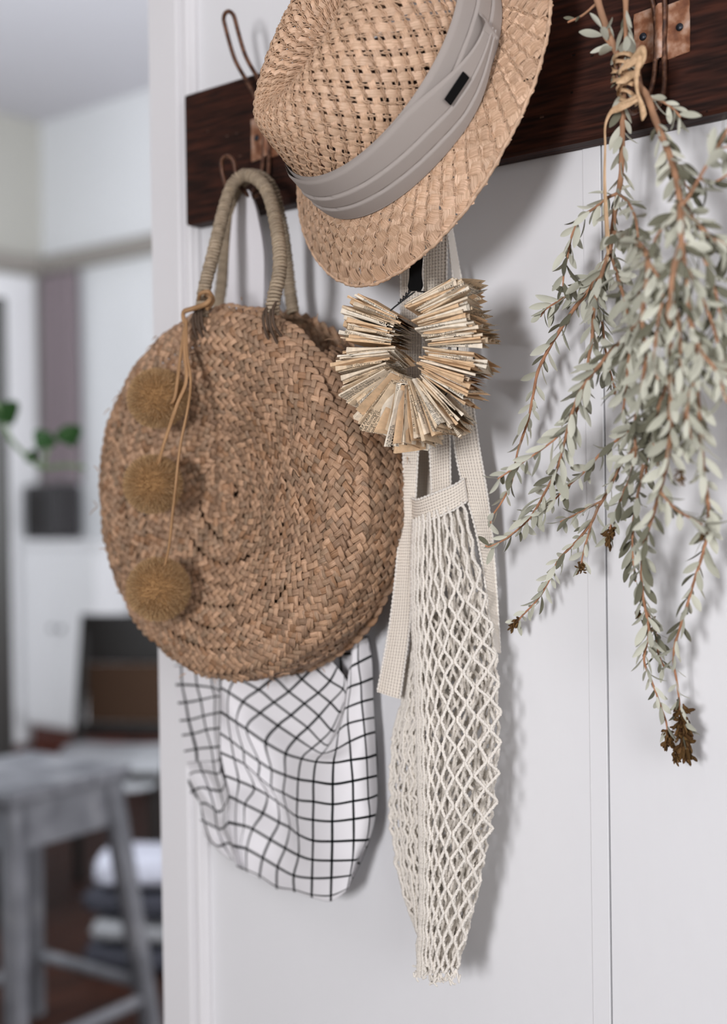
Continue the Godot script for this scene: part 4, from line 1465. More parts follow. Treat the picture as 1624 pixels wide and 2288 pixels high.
func mesh_net(mb: MB, left: Array, right: Array, bulge: float, cols: int, rows: int, r: float, jit: float, sq: float, col: Color, sd: int) -> void:
	var a := even(curve(left, 8), 0.004)
	var b := even(curve(right, 8), 0.004)
	var g := RandomNumberGenerator.new()
	g.seed = sd
	# the knots: where each cord stands at each row
	var at := func(u: float, v: float) -> Vector3:
		var fa := clampf(v, 0, 1) * (a.size() - 1)
		var fb := clampf(v, 0, 1) * (b.size() - 1)
		var ia := mini(int(fa), a.size() - 2)
		var ib := mini(int(fb), b.size() - 2)
		var l: Vector3 = a[ia].lerp(a[ia + 1], fa - ia)
		var rr: Vector3 = b[ib].lerp(b[ib + 1], fb - ib)
		var uu := pow(clampf(u, 0, 1), sq)
		return l.lerp(rr, uu) + Vector3(0, 0, bulge * sin(PI * uu) * (0.25 + 0.75 * sin(PI * clampf(v * 0.94 + 0.05, 0, 1))))
	var ju := []
	for j in cols + 2:
		var row := []
		for i in rows + 1:
			row.append(Vector2(g.randfn() * jit / cols, g.randfn() * jit * 0.6 / rows))
		ju.append(row)
	for j in cols:
		var path := PackedVector3Array()
		var ks := PackedColorArray()
		var shade := g.randf_range(0.93, 1.03)
		for i in rows + 1:
			# swings between its left and its right neighbour, row by row
			var to := j + (i + j) % 2
			# drawn together under the band, opening lower down
			var open := lerpf(0.25, 1.0, smoothstep(0.0, 0.30, float(i) / rows)) * (1.0 - 0.35 * smoothstep(0.92, 1.0, float(i) / rows))
			var u := lerpf(j + 0.5, to + (0.025 if (i + j) % 2 == 0 else -0.025), open) / cols
			var jj: Vector2 = ju[to][i]
			path.append(at.call(u + jj.x, float(i) / rows + jj.y - (0.03 * fposmod(sin(j * 7.3) * 43.7, 1.0) if i == rows else 0.0)) + Vector3(0, 0, 0.0008 * (1 if j % 2 == 0 else -1)))
			ks.append(tint(col, shade))
		var sm := PackedVector3Array()
		for q in path.size():
			if q == 0 or q == path.size() - 1:
				sm.append(path[q])
				continue
			# straight runs, turning close to each knot
			var mid := path[q - 1] * 0.04 + path[q] * 0.92 + path[q + 1] * 0.04
			sm.append(path[q].lerp(path[q - 1], 0.12))
			sm.append(mid)
			sm.append(path[q].lerp(path[q + 1], 0.12))
		mb.tube(sm, r, 5, tint(col, shade), 1.0, Vector3.ZERO, true, 90.0)
		# the cord's twist: a thinner strand wound round it
		var wind := PackedVector3Array()
		var fine := even(sm, 0.0011)
		for k in fine.size():
			var d := (fine[mini(k + 1, fine.size() - 1)] - fine[maxi(k - 1, 0)]).normalized()
			var x := d.cross(Vector3.BACK).normalized()
			var y := d.cross(x)
			var w := k * 1.35
			wind.append(fine[k] + (x * cos(w) + y * sin(w)) * r * 0.75)
		mb.tube(wind, r * 0.62, 4, tint(col, shade * 1.02), 1.0, Vector3.ZERO, false, 90.0)


func build_net_bag() -> void:
	var nb := thing("net_bag", "cream cotton net bag with woven straps hanging empty from the rack", "bag", Vector3(0.13, 0.86, 0.05))
	var cream := lin(0.93, 0.905, 0.865)
	selvedge = MB.new()
	backing = MB.new()
	var s1 := MB.new()
	ribbon(s1, [Vector3(.0936, 1.5711, .052), Vector3(.1001, 1.4916, .06), Vector3(.1073, 1.4261, .068), Vector3(.1038, 1.3752, .064), Vector3(.098, 1.3368, .058), Vector3(.0911, 1.2849, .056), Vector3(.0839, 1.2325, .055), Vector3(.076, 1.1841, .056), Vector3(.0641, 1.124, .06)], [Vector3(.1212, 1.5672, .052), Vector3(.1266, 1.4888, .061), Vector3(.1299, 1.4245, .069), Vector3(.1211, 1.3745, .062), Vector3(.1102, 1.3365, .052), Vector3(.1061, 1.2848, .052), Vector3(.1024, 1.2328, .052), Vector3(.0999, 1.1852, .054), Vector3(.0919, 1.1194, .06)], 0.001, 8, 0.0030)
	obj("strap", s1, M.woven_band, nb)
	var s2 := MB.new()
	ribbon(s2, [Vector3(.1202, 1.5697, .05), Vector3(.1159, 1.4914, .046), Vector3(.1171, 1.427, .044), Vector3(.1194, 1.3751, .044), Vector3(.1221, 1.3148, .044)], [Vector3(.1488, 1.572, .05), Vector3(.1434, 1.4886, .046), Vector3(.143, 1.4252, .044), Vector3(.1438, 1.3783, .044), Vector3(.1444, 1.3188, .044)], 0.001, 8, 0.0030)
	obj("strap", s2, M.woven_band, nb)
	var s3 := MB.new()
	ribbon(s3, [Vector3(.1487, 1.5678, .05), Vector3(.1509, 1.5383, .048), Vector3(.1521, 1.5088, .046), Vector3(.1467, 1.4505, .042), Vector3(.1434, 1.3998, .04), Vector3(.1469, 1.3613, .04), Vector3(.1566, 1.3313, .044), Vector3(.1668, 1.3059, .046), Vector3(.1741, 1.2764, .044), Vector3(.1807, 1.2261, .04), Vector3(.1842, 1.1714, .036)], [Vector3(.1463, 1.5739, .04), Vector3(.1497, 1.536, .034), Vector3(.1531, 1.5103, .032), Vector3(.1583, 1.4461, .032), Vector3(.1637, 1.4074, .034), Vector3(.1715, 1.3647, .036), Vector3(.1781, 1.3309, .036), Vector3(.1809, 1.3056, .034), Vector3(.1818, 1.2761, .03), Vector3(.1833, 1.2211, .026), Vector3(.1833, 1.1657, .022)], 0.002, 9, 0.0030)
	obj("strap", s3, M.woven_band, nb)
	var s4 := MB.new()
	ribbon(s4, [Vector3(.0893, 1.3903, .024), Vector3(.0871, 1.3506, .022), Vector3(.0841, 1.3062, .022)], [Vector3(.1124, 1.3892, .024), Vector3(.1102, 1.3499, .022), Vector3(.1106, 1.306, .022)], 0.0, 8, 0.0030)
	obj("strap", s4, M.woven_band, nb)
	# the rim band, folded at its left end, dips in the middle
	var bd := MB.new()
	ribbon(bd, [Vector3(.0794, 1.3276, .03), Vector3(.0892, 1.3178, .04), Vector3(.1048, 1.3142, .054), Vector3(.1164, 1.3124, .06), Vector3(.1302, 1.3157, .062), Vector3(.1446, 1.3205, .06), Vector3(.1557, 1.325, .056), Vector3(.1625, 1.3312, .048)], [Vector3(.0851, 1.3107, .032), Vector3(.0937, 1.2976, .042), Vector3(.1087, 1.2914, .056), Vector3(.1218, 1.2911, .062), Vector3(.1366, 1.2937, .064), Vector3(.1482, 1.2978, .062), Vector3(.1589, 1.3027, .058), Vector3(.1671, 1.3101, .05)], 0.0, 8, 0.0030)
	obj("rim_band", bd, M.woven_band, nb)
	stuff(obj("selvedge", selvedge, M.cotton, nb))
	stuff(obj("lining", backing, M.cotton, nb))
	var f := MB.new()
	mesh_net(f, [Vector3(.1108, 1.2936, .058), Vector3(.1066, 1.2634, .056), Vector3(.1077, 1.2248, .059), Vector3(.1155, 1.1701, .067), Vector3(.122, 1.1245, .073), Vector3(.129, 1.0671, .08), Vector3(.131, 1.0046, .082), Vector3(.1294, .9407, .08), Vector3(.1249, .8886, .078), Vector3(.1226, .8615, .077)], [Vector3(.1666, 1.3109, .05), Vector3(.1759, 1.2766, .048), Vector3(.1876, 1.2268, .048), Vector3(.1979, 1.1861, .051), Vector3(.2062, 1.1458, .054), Vector3(.2101, 1.1057, .058), Vector3(.2117, 1.0542, .066), Vector3(.2015, 1.0001, .068), Vector3(.1865, .949, .071), Vector3(.1767, .9064, .073), Vector3(.1679, .8694, .075)], 0.026, 17, 34, 0.0015, 0.09, 1.75, cream, 3)
	stuff(obj("front_net", f, M.cotton, nb))
	var k := MB.new()
	mesh_net(k, [Vector3(.0969, 1.1971, .042), Vector3(.0899, 1.1618, .043), Vector3(.0824, 1.1175, .045), Vector3(.0727, 1.0815, .047), Vector3(.0707, 1.0335, .052), Vector3(.0716, .9895, .052), Vector3(.0798, .9516, .054), Vector3(.0972, .9164, .058), Vector3(.1144, .8954, .064), Vector3(.1205, .8607, .07)], [Vector3(.1799, 1.2218, .039), Vector3(.1865, 1.1928, .039), Vector3(.1917, 1.1597, .04), Vector3(.1943, 1.1185, .042), Vector3(.1959, 1.0695, .047), Vector3(.1912, 1.0196, .05), Vector3(.1832, .9734, .054), Vector3(.1745, .9275, .06), Vector3(.1691, .8988, .066), Vector3(.162, .8694, .071)], -0.004, 26, 46, 0.0016, 0.40, 0.9, tint(cream, 0.98), 5)
	mesh_net(k, [Vector3(.103, 1.2891, .05), Vector3(.1008, 1.224, .05), Vector3(.1009, 1.1635, .053), Vector3(.0943, 1.1024, .055), Vector3(.0959, 1.0386, .062), Vector3(.0992, .9832, .064), Vector3(.1122, .9346, .068), Vector3(.12, .8689, .072)], [Vector3(.1613, 1.3038, .044), Vector3(.1776, 1.226, .04), Vector3(.1887, 1.164, .043), Vector3(.1936, 1.1108, .047), Vector3(.1956, 1.0462, .056), Vector3(.1834, .979, .06), Vector3(.1715, .9201, .066), Vector3(.1618, .8739, .072)], 0.004, 25, 46, 0.0016, 0.45, 1.0, tint(cream, 0.98), 8)
	mesh_net(k, [Vector3(.0892, 1.157, .04), Vector3(.0832, 1.1174, .044), Vector3(.073, 1.0814, .046), Vector3(.0702, 1.0331, .05), Vector3(.0711, .989, .05), Vector3(.0793, .9511, .052), Vector3(.0936, .9142, .052), Vector3(.1052, .8903, .052)], [Vector3(.102, 1.1585, .046), Vector3(.1103, 1.1208, .052), Vector3(.118, 1.0879, .058), Vector3(.1214, 1.0415, .06), Vector3(.1217, .9987, .06), Vector3(.1227, .9603, .06), Vector3(.1205, .9208, .058), Vector3(.1169, .8938, .056)], 0.004, 12, 30, 0.0016, 0.40, 1.0, tint(cream, 0.97), 11)
	stuff(obj("back_net", k, M.cotton, nb))
	# loose ends of cord at the foot
	var e := MB.new()
	for q in 34:
		var o: Vector3 = [Vector3(.1241, .8688, .076), Vector3(.1353, .8644, .077), Vector3(.1468, .8644, .077), Vector3(.1564, .8671, .076), Vector3(.1659, .8715, .075)][q % 5]
		var d := Vector3(rnd(-0.006, 0.006), rnd(-0.008, 0.003), rnd(-0.003, 0.004))
		e.tube(curve([o + Vector3(0, 0.006, 0), o + d, o + d + Vector3(rnd(-0.006, 0.006), rnd(-0.004, 0.006), 0)], 4), 0.0009, 5, cream)
	stuff(obj("loose_ends", e, M.cotton, nb))


# --- lettering, drawn from the outlines of the letters
func write_on(im: Image, words: String, font: Font, px: float, x0: float, y0: float, ink: Color) -> float:
	var tm := TextMesh.new()
	tm.font = font
	tm.text = words
	tm.font_size = 64
	tm.pixel_size = 1.0
	tm.depth = 0.0
	tm.horizontal_alignment = HORIZONTAL_ALIGNMENT_LEFT
	var ar := tm.get_mesh_arrays()
	var vs: PackedVector3Array = ar[Mesh.ARRAY_VERTEX]
	var ix: PackedInt32Array = ar[Mesh.ARRAY_INDEX]
	var sc := px / 64.0
	var left := 1e9
	var right := -1e9
	for q in vs:
		left = minf(left, q.x)
		right = maxf(right, q.x)
	var w := im.get_width()
	var h := im.get_height()
	for k in range(0, ix.size(), 3):
		var a := Vector2((vs[ix[k]].x - left) * sc + x0, y0 - vs[ix[k]].y * sc)
		var b := Vector2((vs[ix[k + 1]].x - left) * sc + x0, y0 - vs[ix[k + 1]].y * sc)
		var c := Vector2((vs[ix[k + 2]].x - left) * sc + x0, y0 - vs[ix[k + 2]].y * sc)
		var area := (b - a).cross(c - a)
		if absf(area) < 1e-6:
			continue
		for y in range(maxi(int(minf(a.y, minf(b.y, c.y))), 0), mini(int(maxf(a.y, maxf(b.y, c.y))) + 1, h)):
			for x in range(maxi(int(minf(a.x, minf(b.x, c.x))), 0), mini(int(maxf(a.x, maxf(b.x, c.x))) + 1, w)):
				var p := Vector2(x + 0.5, y + 0.5)
				var s := (b - a).cross(p - a) / area
				var t := (c - b).cross(p - b) / area
				var u := (a - c).cross(p - c) / area
				if s >= -0.02 and t >= -0.02 and u >= -0.02:
					im.set_pixel(x, y, ink)
	return (right - left) * sc


func page_texture(lines: Array, paper: Color, sd: int) -> ImageTexture:
	var n := FastNoiseLite.new()
	n.seed = sd
	n.frequency = 0.012
	n.fractal_octaves = 4
	var im := pic(Vector2i(640, 640), func(x, y): return tint(paper, 1.0 + 0.10 * n.get_noise_2d(x, y)))
	var serif := SystemFont.new()
	serif.font_names = PackedStringArray(["Droid Serif"])
	var heavy := SystemFont.new()
	heavy.font_names = PackedStringArray(["Droid Sans"])
	heavy.font_weight = 700
	var y := 30.0
	for q in lines.size():
		var s: String = lines[q]
		if s == s.to_upper():
			write_on(im, s, heavy, 62.0, 40.0, y + 14.0, Color(0.09, 0.085, 0.08))
			y += 54.0
		else:
			write_on(im, s, serif, 37.0, 10.0 + (q * 37) % 23, y, Color(0.09, 0.085, 0.08))
			y += 33.0
	return tex(im)


# A folded page: two leaves that meet in a round fold at the front. Length runs out along x.
func page_mesh(gap: float, deep: float, long: float, curl: float, notch: float, uo: Vector2, flip: float, sd: int) -> ArrayMesh:
	var mb := MB.new()
	var g := RandomNumberGenerator.new()
	g.seed = sd
	var prof := PackedVector2Array()
	for k in 7:
		var f := k / 6.0
		prof.append(Vector2(-gap * (1.0 - f) - 0.0009 + 0.0016 * sin(f * PI) * curl, -deep + deep * 0.98 * f))
	for k in range(1, 6):
		var a := PI - PI * k / 6.0
		prof.append(Vector2(0.0009 * cos(a), -0.0009 + 0.0009 * sin(a)))
	for k in 7:
		var f := 1.0 - k / 6.0
		prof.append(Vector2(gap * 0.7 * (1.0 - f) + 0.0009 + 0.0012 * sin(f * PI) * curl, -deep * (1.0 - 0.06 * g.randf()) + deep * 0.98 * f))
	var p := PackedVector3Array()
	var uv := PackedVector2Array()
	var s := 0.0
	for k in prof.size():
		if k > 0:
			s += prof[k].distance_to(prof[k - 1])
		for b in 7:
			var x := b / 6.0
			var bend := curl * 0.004 * (x - 0.3) * (x - 0.3) * signf(prof[k].x)
			var end := long * x + notch * (prof[k].y + deep * 0.5) * x
			p.append(Vector3(end, prof[k].x * (0.8 + 0.5 * x) + bend, prof[k].y))
			uv.append(uo + Vector2(x * long / 0.068, -s / 0.068) * flip)
	mb.grid(p, uv, prof.size(), 7)
	return mb.mesh()


func build_wreath() -> void:
	var c := Vector3(0.1692, 1.4333, 0.1280)
	var w := thing("paper_wreath", "small wreath of folded old book pages hung on a black loop", "wreath", c)
	var turn := Basis(Vector3.UP, 0.20) * Basis(Vector3.RIGHT, -0.05)
	var texts := [
		["in front. The Chev", "possibly of the same", "wanted to go there and", "I felt the heat, until the", "rest of us were in the", "early March when", "turning back again to", "the road, and so it was", "that she had written to", "him from the house by", "the river, where they", "found some shade under", "trees on the far side", "of it all, as before, and", "nothing was the same", "in front of us, the day"],
		["never and a bottle", "that is it and a bottle of", "copy? Never mind that", "of his works and", "I wasn't so much in", "front of the marsh when", "the rain came over us", "another kind of tide was", "coming in, even then", "around the moment of", "the first light, and a", "bottle on the table by", "which he had thought", "about the boat and the", "that copy and it was", "never in front, at least"],
		["At 24 it was", "on half of it", "ONE", "sooner or later he would", "pure enough for water", "or for the kind of house", "where one could sit and", "see the whole of it, so", "much in front of them", "that at last the summer", "ended. In the morning", "we went on, as far as the", "marsh and the sea wall", "on half a day", "pure and simple"]]
	var papers := [Color(0.91, 0.845, 0.75), Color(0.87, 0.78, 0.66), Color(0.93, 0.885, 0.81)]
	var mats := []
	for k in 3:
		var m := mat("book_page_%s" % ["cream", "tan", "pale"][k], Color(1, 1, 1), 0.9, 0.15)
		m.albedo_texture = page_texture(texts[k], papers[k], 40 + k)
		m.backlight_enabled = true
		m.backlight = Color(0.35, 0.30, 0.24)
		mats.append(m)
	var blank := mat("book_page_blank", Color(1, 1, 1), 0.9, 0.15)
	blank.albedo_texture = page_texture([], Color(0.87, 0.745, 0.60), 51)
	blank.backlight_enabled = true
	blank.backlight = Color(0.4, 0.33, 0.25)
	mats.append(blank)
	var meshes := []
	for k in 60:
		meshes.append(page_mesh(rnd(0.0002, 0.0018), rnd(0.032, 0.042), rnd(0.045, 0.053), rnd(-1.0, 1.0), rnd(-0.25, 0.25), Vector2(rnd(0, 1), floorf(rnd(0, 16)) * 0.052), 1.0 if k < 30 else -1.0, 100 + k))
	# the wire is bent to a narrow horseshoe, open at the top: inner ends of the pages and the way they point
	var inner := curve([Vector3(-0.006, 0.038, 0), Vector3(-0.015, 0.022, 0), Vector3(-0.017, 0.002, 0), Vector3(-0.012, -0.015, 0), Vector3(0, -0.023, 0), Vector3(0.012, -0.017, 0), Vector3(0.018, 0.0, 0), Vector3(0.018, 0.020, 0), Vector3(0.011, 0.038, 0), Vector3(-0.002, 0.050, 0)], 8)
	var ways := [150.0, 166.0, 186.0, 216.0, 266.0, 314.0, 346.0, 362.0, 376.0, 388.0]
	var mids := PackedVector3Array()
	var dirs := PackedFloat32Array()
	var run := PackedFloat32Array()
	var total := 0.0
	for k in inner.size():
		var q := mini(k / 8, 8)
		var a := deg_to_rad(lerpf(ways[q], ways[q + 1], k / 8.0 - q))
		dirs.append(a)
		mids.append(inner[k] + Vector3(cos(a), sin(a), 0) * 0.022)
		if k > 0:
			total += mids[k].distance_to(mids[k - 1])
		run.append(total)
	var n := 168
	for k in n:
		var want := total * clampf((k + rnd(-0.3, 0.3)) / (n - 1.0), 0.0, 1.0)
		var q := 0
		while q < run.size() - 2 and run[q + 1] < want:
			q += 1
		var f := (want - run[q]) / maxf(run[q + 1] - run[q], 1e-6)
		var a := lerpf(dirs[q], dirs[q + 1], f)
		var o0 := inner[q].lerp(inner[q + 1], f)
		# the pages bunch and lean together; the lower left ones splay and show their faces
		var splay := exp(-pow((a - deg_to_rad(232.0)) / 0.62, 2.0))
		var rad := Vector3(cos(a), sin(a), 0)
		var o := MeshInstance3D.new()
		o.name = "page"
		o.mesh = meshes[rng.randi_range(0, 29) + (30 if cos(a) < -0.05 else 0)]
		o.material_override = mats[rng.randi_range(0, 3)]
		w.add_child(o, true)
		var b := Basis(rad, Vector3(-rad.y, rad.x, 0), Vector3.BACK)
		var bunch := int(k / 8)
		var lean := 0.14 * sin(bunch * 2.4 + 0.7)
		b = Basis(Vector3.BACK, rnd(-0.07, 0.07) + 0.45 * lean) * b * Basis(Vector3.RIGHT, rnd(-0.10, 0.10) + lean + 0.85 * splay * rnd(0.3, 1.0)) * Basis(Vector3.UP, rnd(-0.09, 0.09) + 0.2 * splay)
		o.transform = Transform3D(turn * b, turn * (o0 + rad * (rnd(-0.004, 0.004) + 0.003 * sin(bunch * 1.7)) + Vector3(0, 0, 0.021 + rnd(-0.003, 0.003) + 0.004 * sin(k * 0.9))))
	# the wire they are strung on, its ends twisted to the black loop
	var wi := MB.new()
	var ringp := []
	for k in range(0, mids.size(), 4):
		ringp.append(c + turn * (mids[k] + Vector3(0, 0, 0.002)))
	var knot := Vector3(.1607, 1.4988, .118)
	ringp.insert(0, knot)
	ringp.append(knot + Vector3(0.004, 0, 0.001))
	wi.tube(curve(ringp, 5), 0.0007, 6)
	for q in 2:
		var tw := []
		for k in 9:
			tw.append(knot + Vector3(-0.002 - 0.0016 * k, 0.001 - 0.0012 * k + 0.0016 * sin(k * 1.6 + q * PI), 0.004 + 0.0016 * cos(k * 1.6 + q * PI)))
		wi.tube(curve(tw, 4), 0.0006, 6)
	obj("wire", wi, M.black_wire, w)
	var lp := MB.new()
	sheet(lp, [[Vector3(.1408, 1.5578, .096), Vector3(.1571, 1.5566, .1)], [Vector3(.1449, 1.5336, .104), Vector3(.1628, 1.5328, .108)], [Vector3(.1502, 1.5137, .112), Vector3(.167, 1.5144, .116)], [Vector3(.1516, 1.5049, .116), Vector3(.1705, 1.5032, .119)], [Vector3(.1543, 1.5001, .117), Vector3(.1685, 1.4986, .119)]], 6, 0, 0, 1, 1)
	sheet(lp, [[Vector3(.1408, 1.5578, .096), Vector3(.1541, 1.5576, .096)], [Vector3(.1424, 1.5345, .1), Vector3(.1603, 1.5337, .104)], [Vector3(.1484, 1.5142, .109), Vector3(.1645, 1.5152, .112)], [Vector3(.1501, 1.5053, .114), Vector3(.1695, 1.5035, .117)], [Vector3(.1543, 1.5001, .117), Vector3(.1685, 1.4986, .119)]], 6, 0, 0, 1, 1)
	obj("hanging_loop", lp, M.black_cloth, w)


# --- the dried branches: stems, leaves, dry flower heads, tied with raffia
var leaf_forms := []
var leaf_count := 0


func leaf_mesh(wide: float, bend: float, cup: float) -> MB:
	# unit length along x, tip at 1
	var mb := MB.new()
	var p := PackedVector3Array()
	var uv := PackedVector2Array()
	for a in 8:
		var x := a / 7.0
		var w := wide * pow(sin(PI * clampf(x * 0.93 + 0.05, 0, 1)), 0.75) * (0.75 + 0.35 * x)
		for b in 3:
			var y := b - 1.0
			p.append(Vector3(x, y * w, cup * w * y * y + bend * x * x))
			uv.append(Vector2(x, y))
	mb.grid(p, uv, 8, 3)
	return mb


func place_leaves(br: Node3D, rest: MB, path: PackedVector3Array, r0: float, gap: float, size: float, from: float, dark: float) -> void:
	var ev := even(path, gap)
	var n := ev.size()
	var turn := rnd(0, TAU)
	for k in n:
		if float(k) / n < from:
			continue
		if rnd(0, 1) < 0.12:
			continue
		var d := (ev[mini(k + 1, n - 1)] - ev[maxi(k - 1, 0)]).normalized()
		turn += 2.4 + rnd(-0.5, 0.5)
		var side := d.cross(Vector3(0.2, 0.1, 1.0)).normalized().rotated(d, turn)
		var dir := (d * rnd(0.55, 1.1) + side * rnd(0.7, 1.1) + Vector3(0, -0.35, 0)).normalized()
		var up := dir.cross(d).normalized()
		if up.length() < 0.5:
			up = Vector3.BACK
		up = up.cross(dir).normalized() if rnd(0, 1) < 0.5 else up
		up = up.rotated(dir, rnd(-0.7, 0.7))
		var sz := size * 1.22 * rnd(0.7, 1.15) * (1.0 if float(k) / n < 0.85 else 0.75)
		var f := Transform3D(Basis(dir * sz, up.cross(dir) * sz, up * sz), ev[k] + side * r0)
		var form := rng.randi_range(0, 5)
		var tone := rnd(0, 1)
		var m: Material = M.leaf_dark if tone < 0.18 + dark else (M.leaf_mid if tone < 0.55 + dark else M.leaf_pale)
		if leaf_count < 290 and k % 6 == 0:
			leaf_count += 1
			var o := MeshInstance3D.new()
			o.name = "leaf"
			o.mesh = leaf_forms[form][1]
			o.material_override = m
			br.add_child(o, true)
			o.transform = Transform3D(f.basis, f.origin - br.get_parent().position - br.position)
		else:
			var src: MB = leaf_forms[form][0]
			var b := rest.v.size()
			for q in src.v:
				rest.v.append(f * q)
				rest.t.append(Vector2.ZERO)
				rest.c.append(m.albedo_color.srgb_to_linear())
			for q in src.i:
				rest.i.append(b + q)


func flower_head(mb: MB, at: Vector3, dir: Vector3, s: float, n: int) -> void:
	for k in n:
		var d := (dir * rnd(0.2, 1.0) + Vector3(rnd(-1, 1), rnd(-1, 1), rnd(-1, 1)) * 0.75).normalized()
		var o := at + dir * s * rnd(-0.4, 0.5) + Vector3(rnd(-1, 1), rnd(-1, 1), rnd(-1, 1)) * s * 0.18
		var col := lin(0.30, 0.215, 0.135).lerp(lin(0.46, 0.35, 0.22), rnd(0, 1)) * rnd(0.6, 1.2)
		var l := s * rnd(0.28, 0.5)
		mb.tube(PackedVector3Array([o, o + d * l * 0.45, o + d * l * 0.8, o + d * l]), PackedFloat32Array([s * 0.03, s * 0.085, s * 0.07, s * 0.012]), 5, col, 0.55, Vector3.ZERO, false)


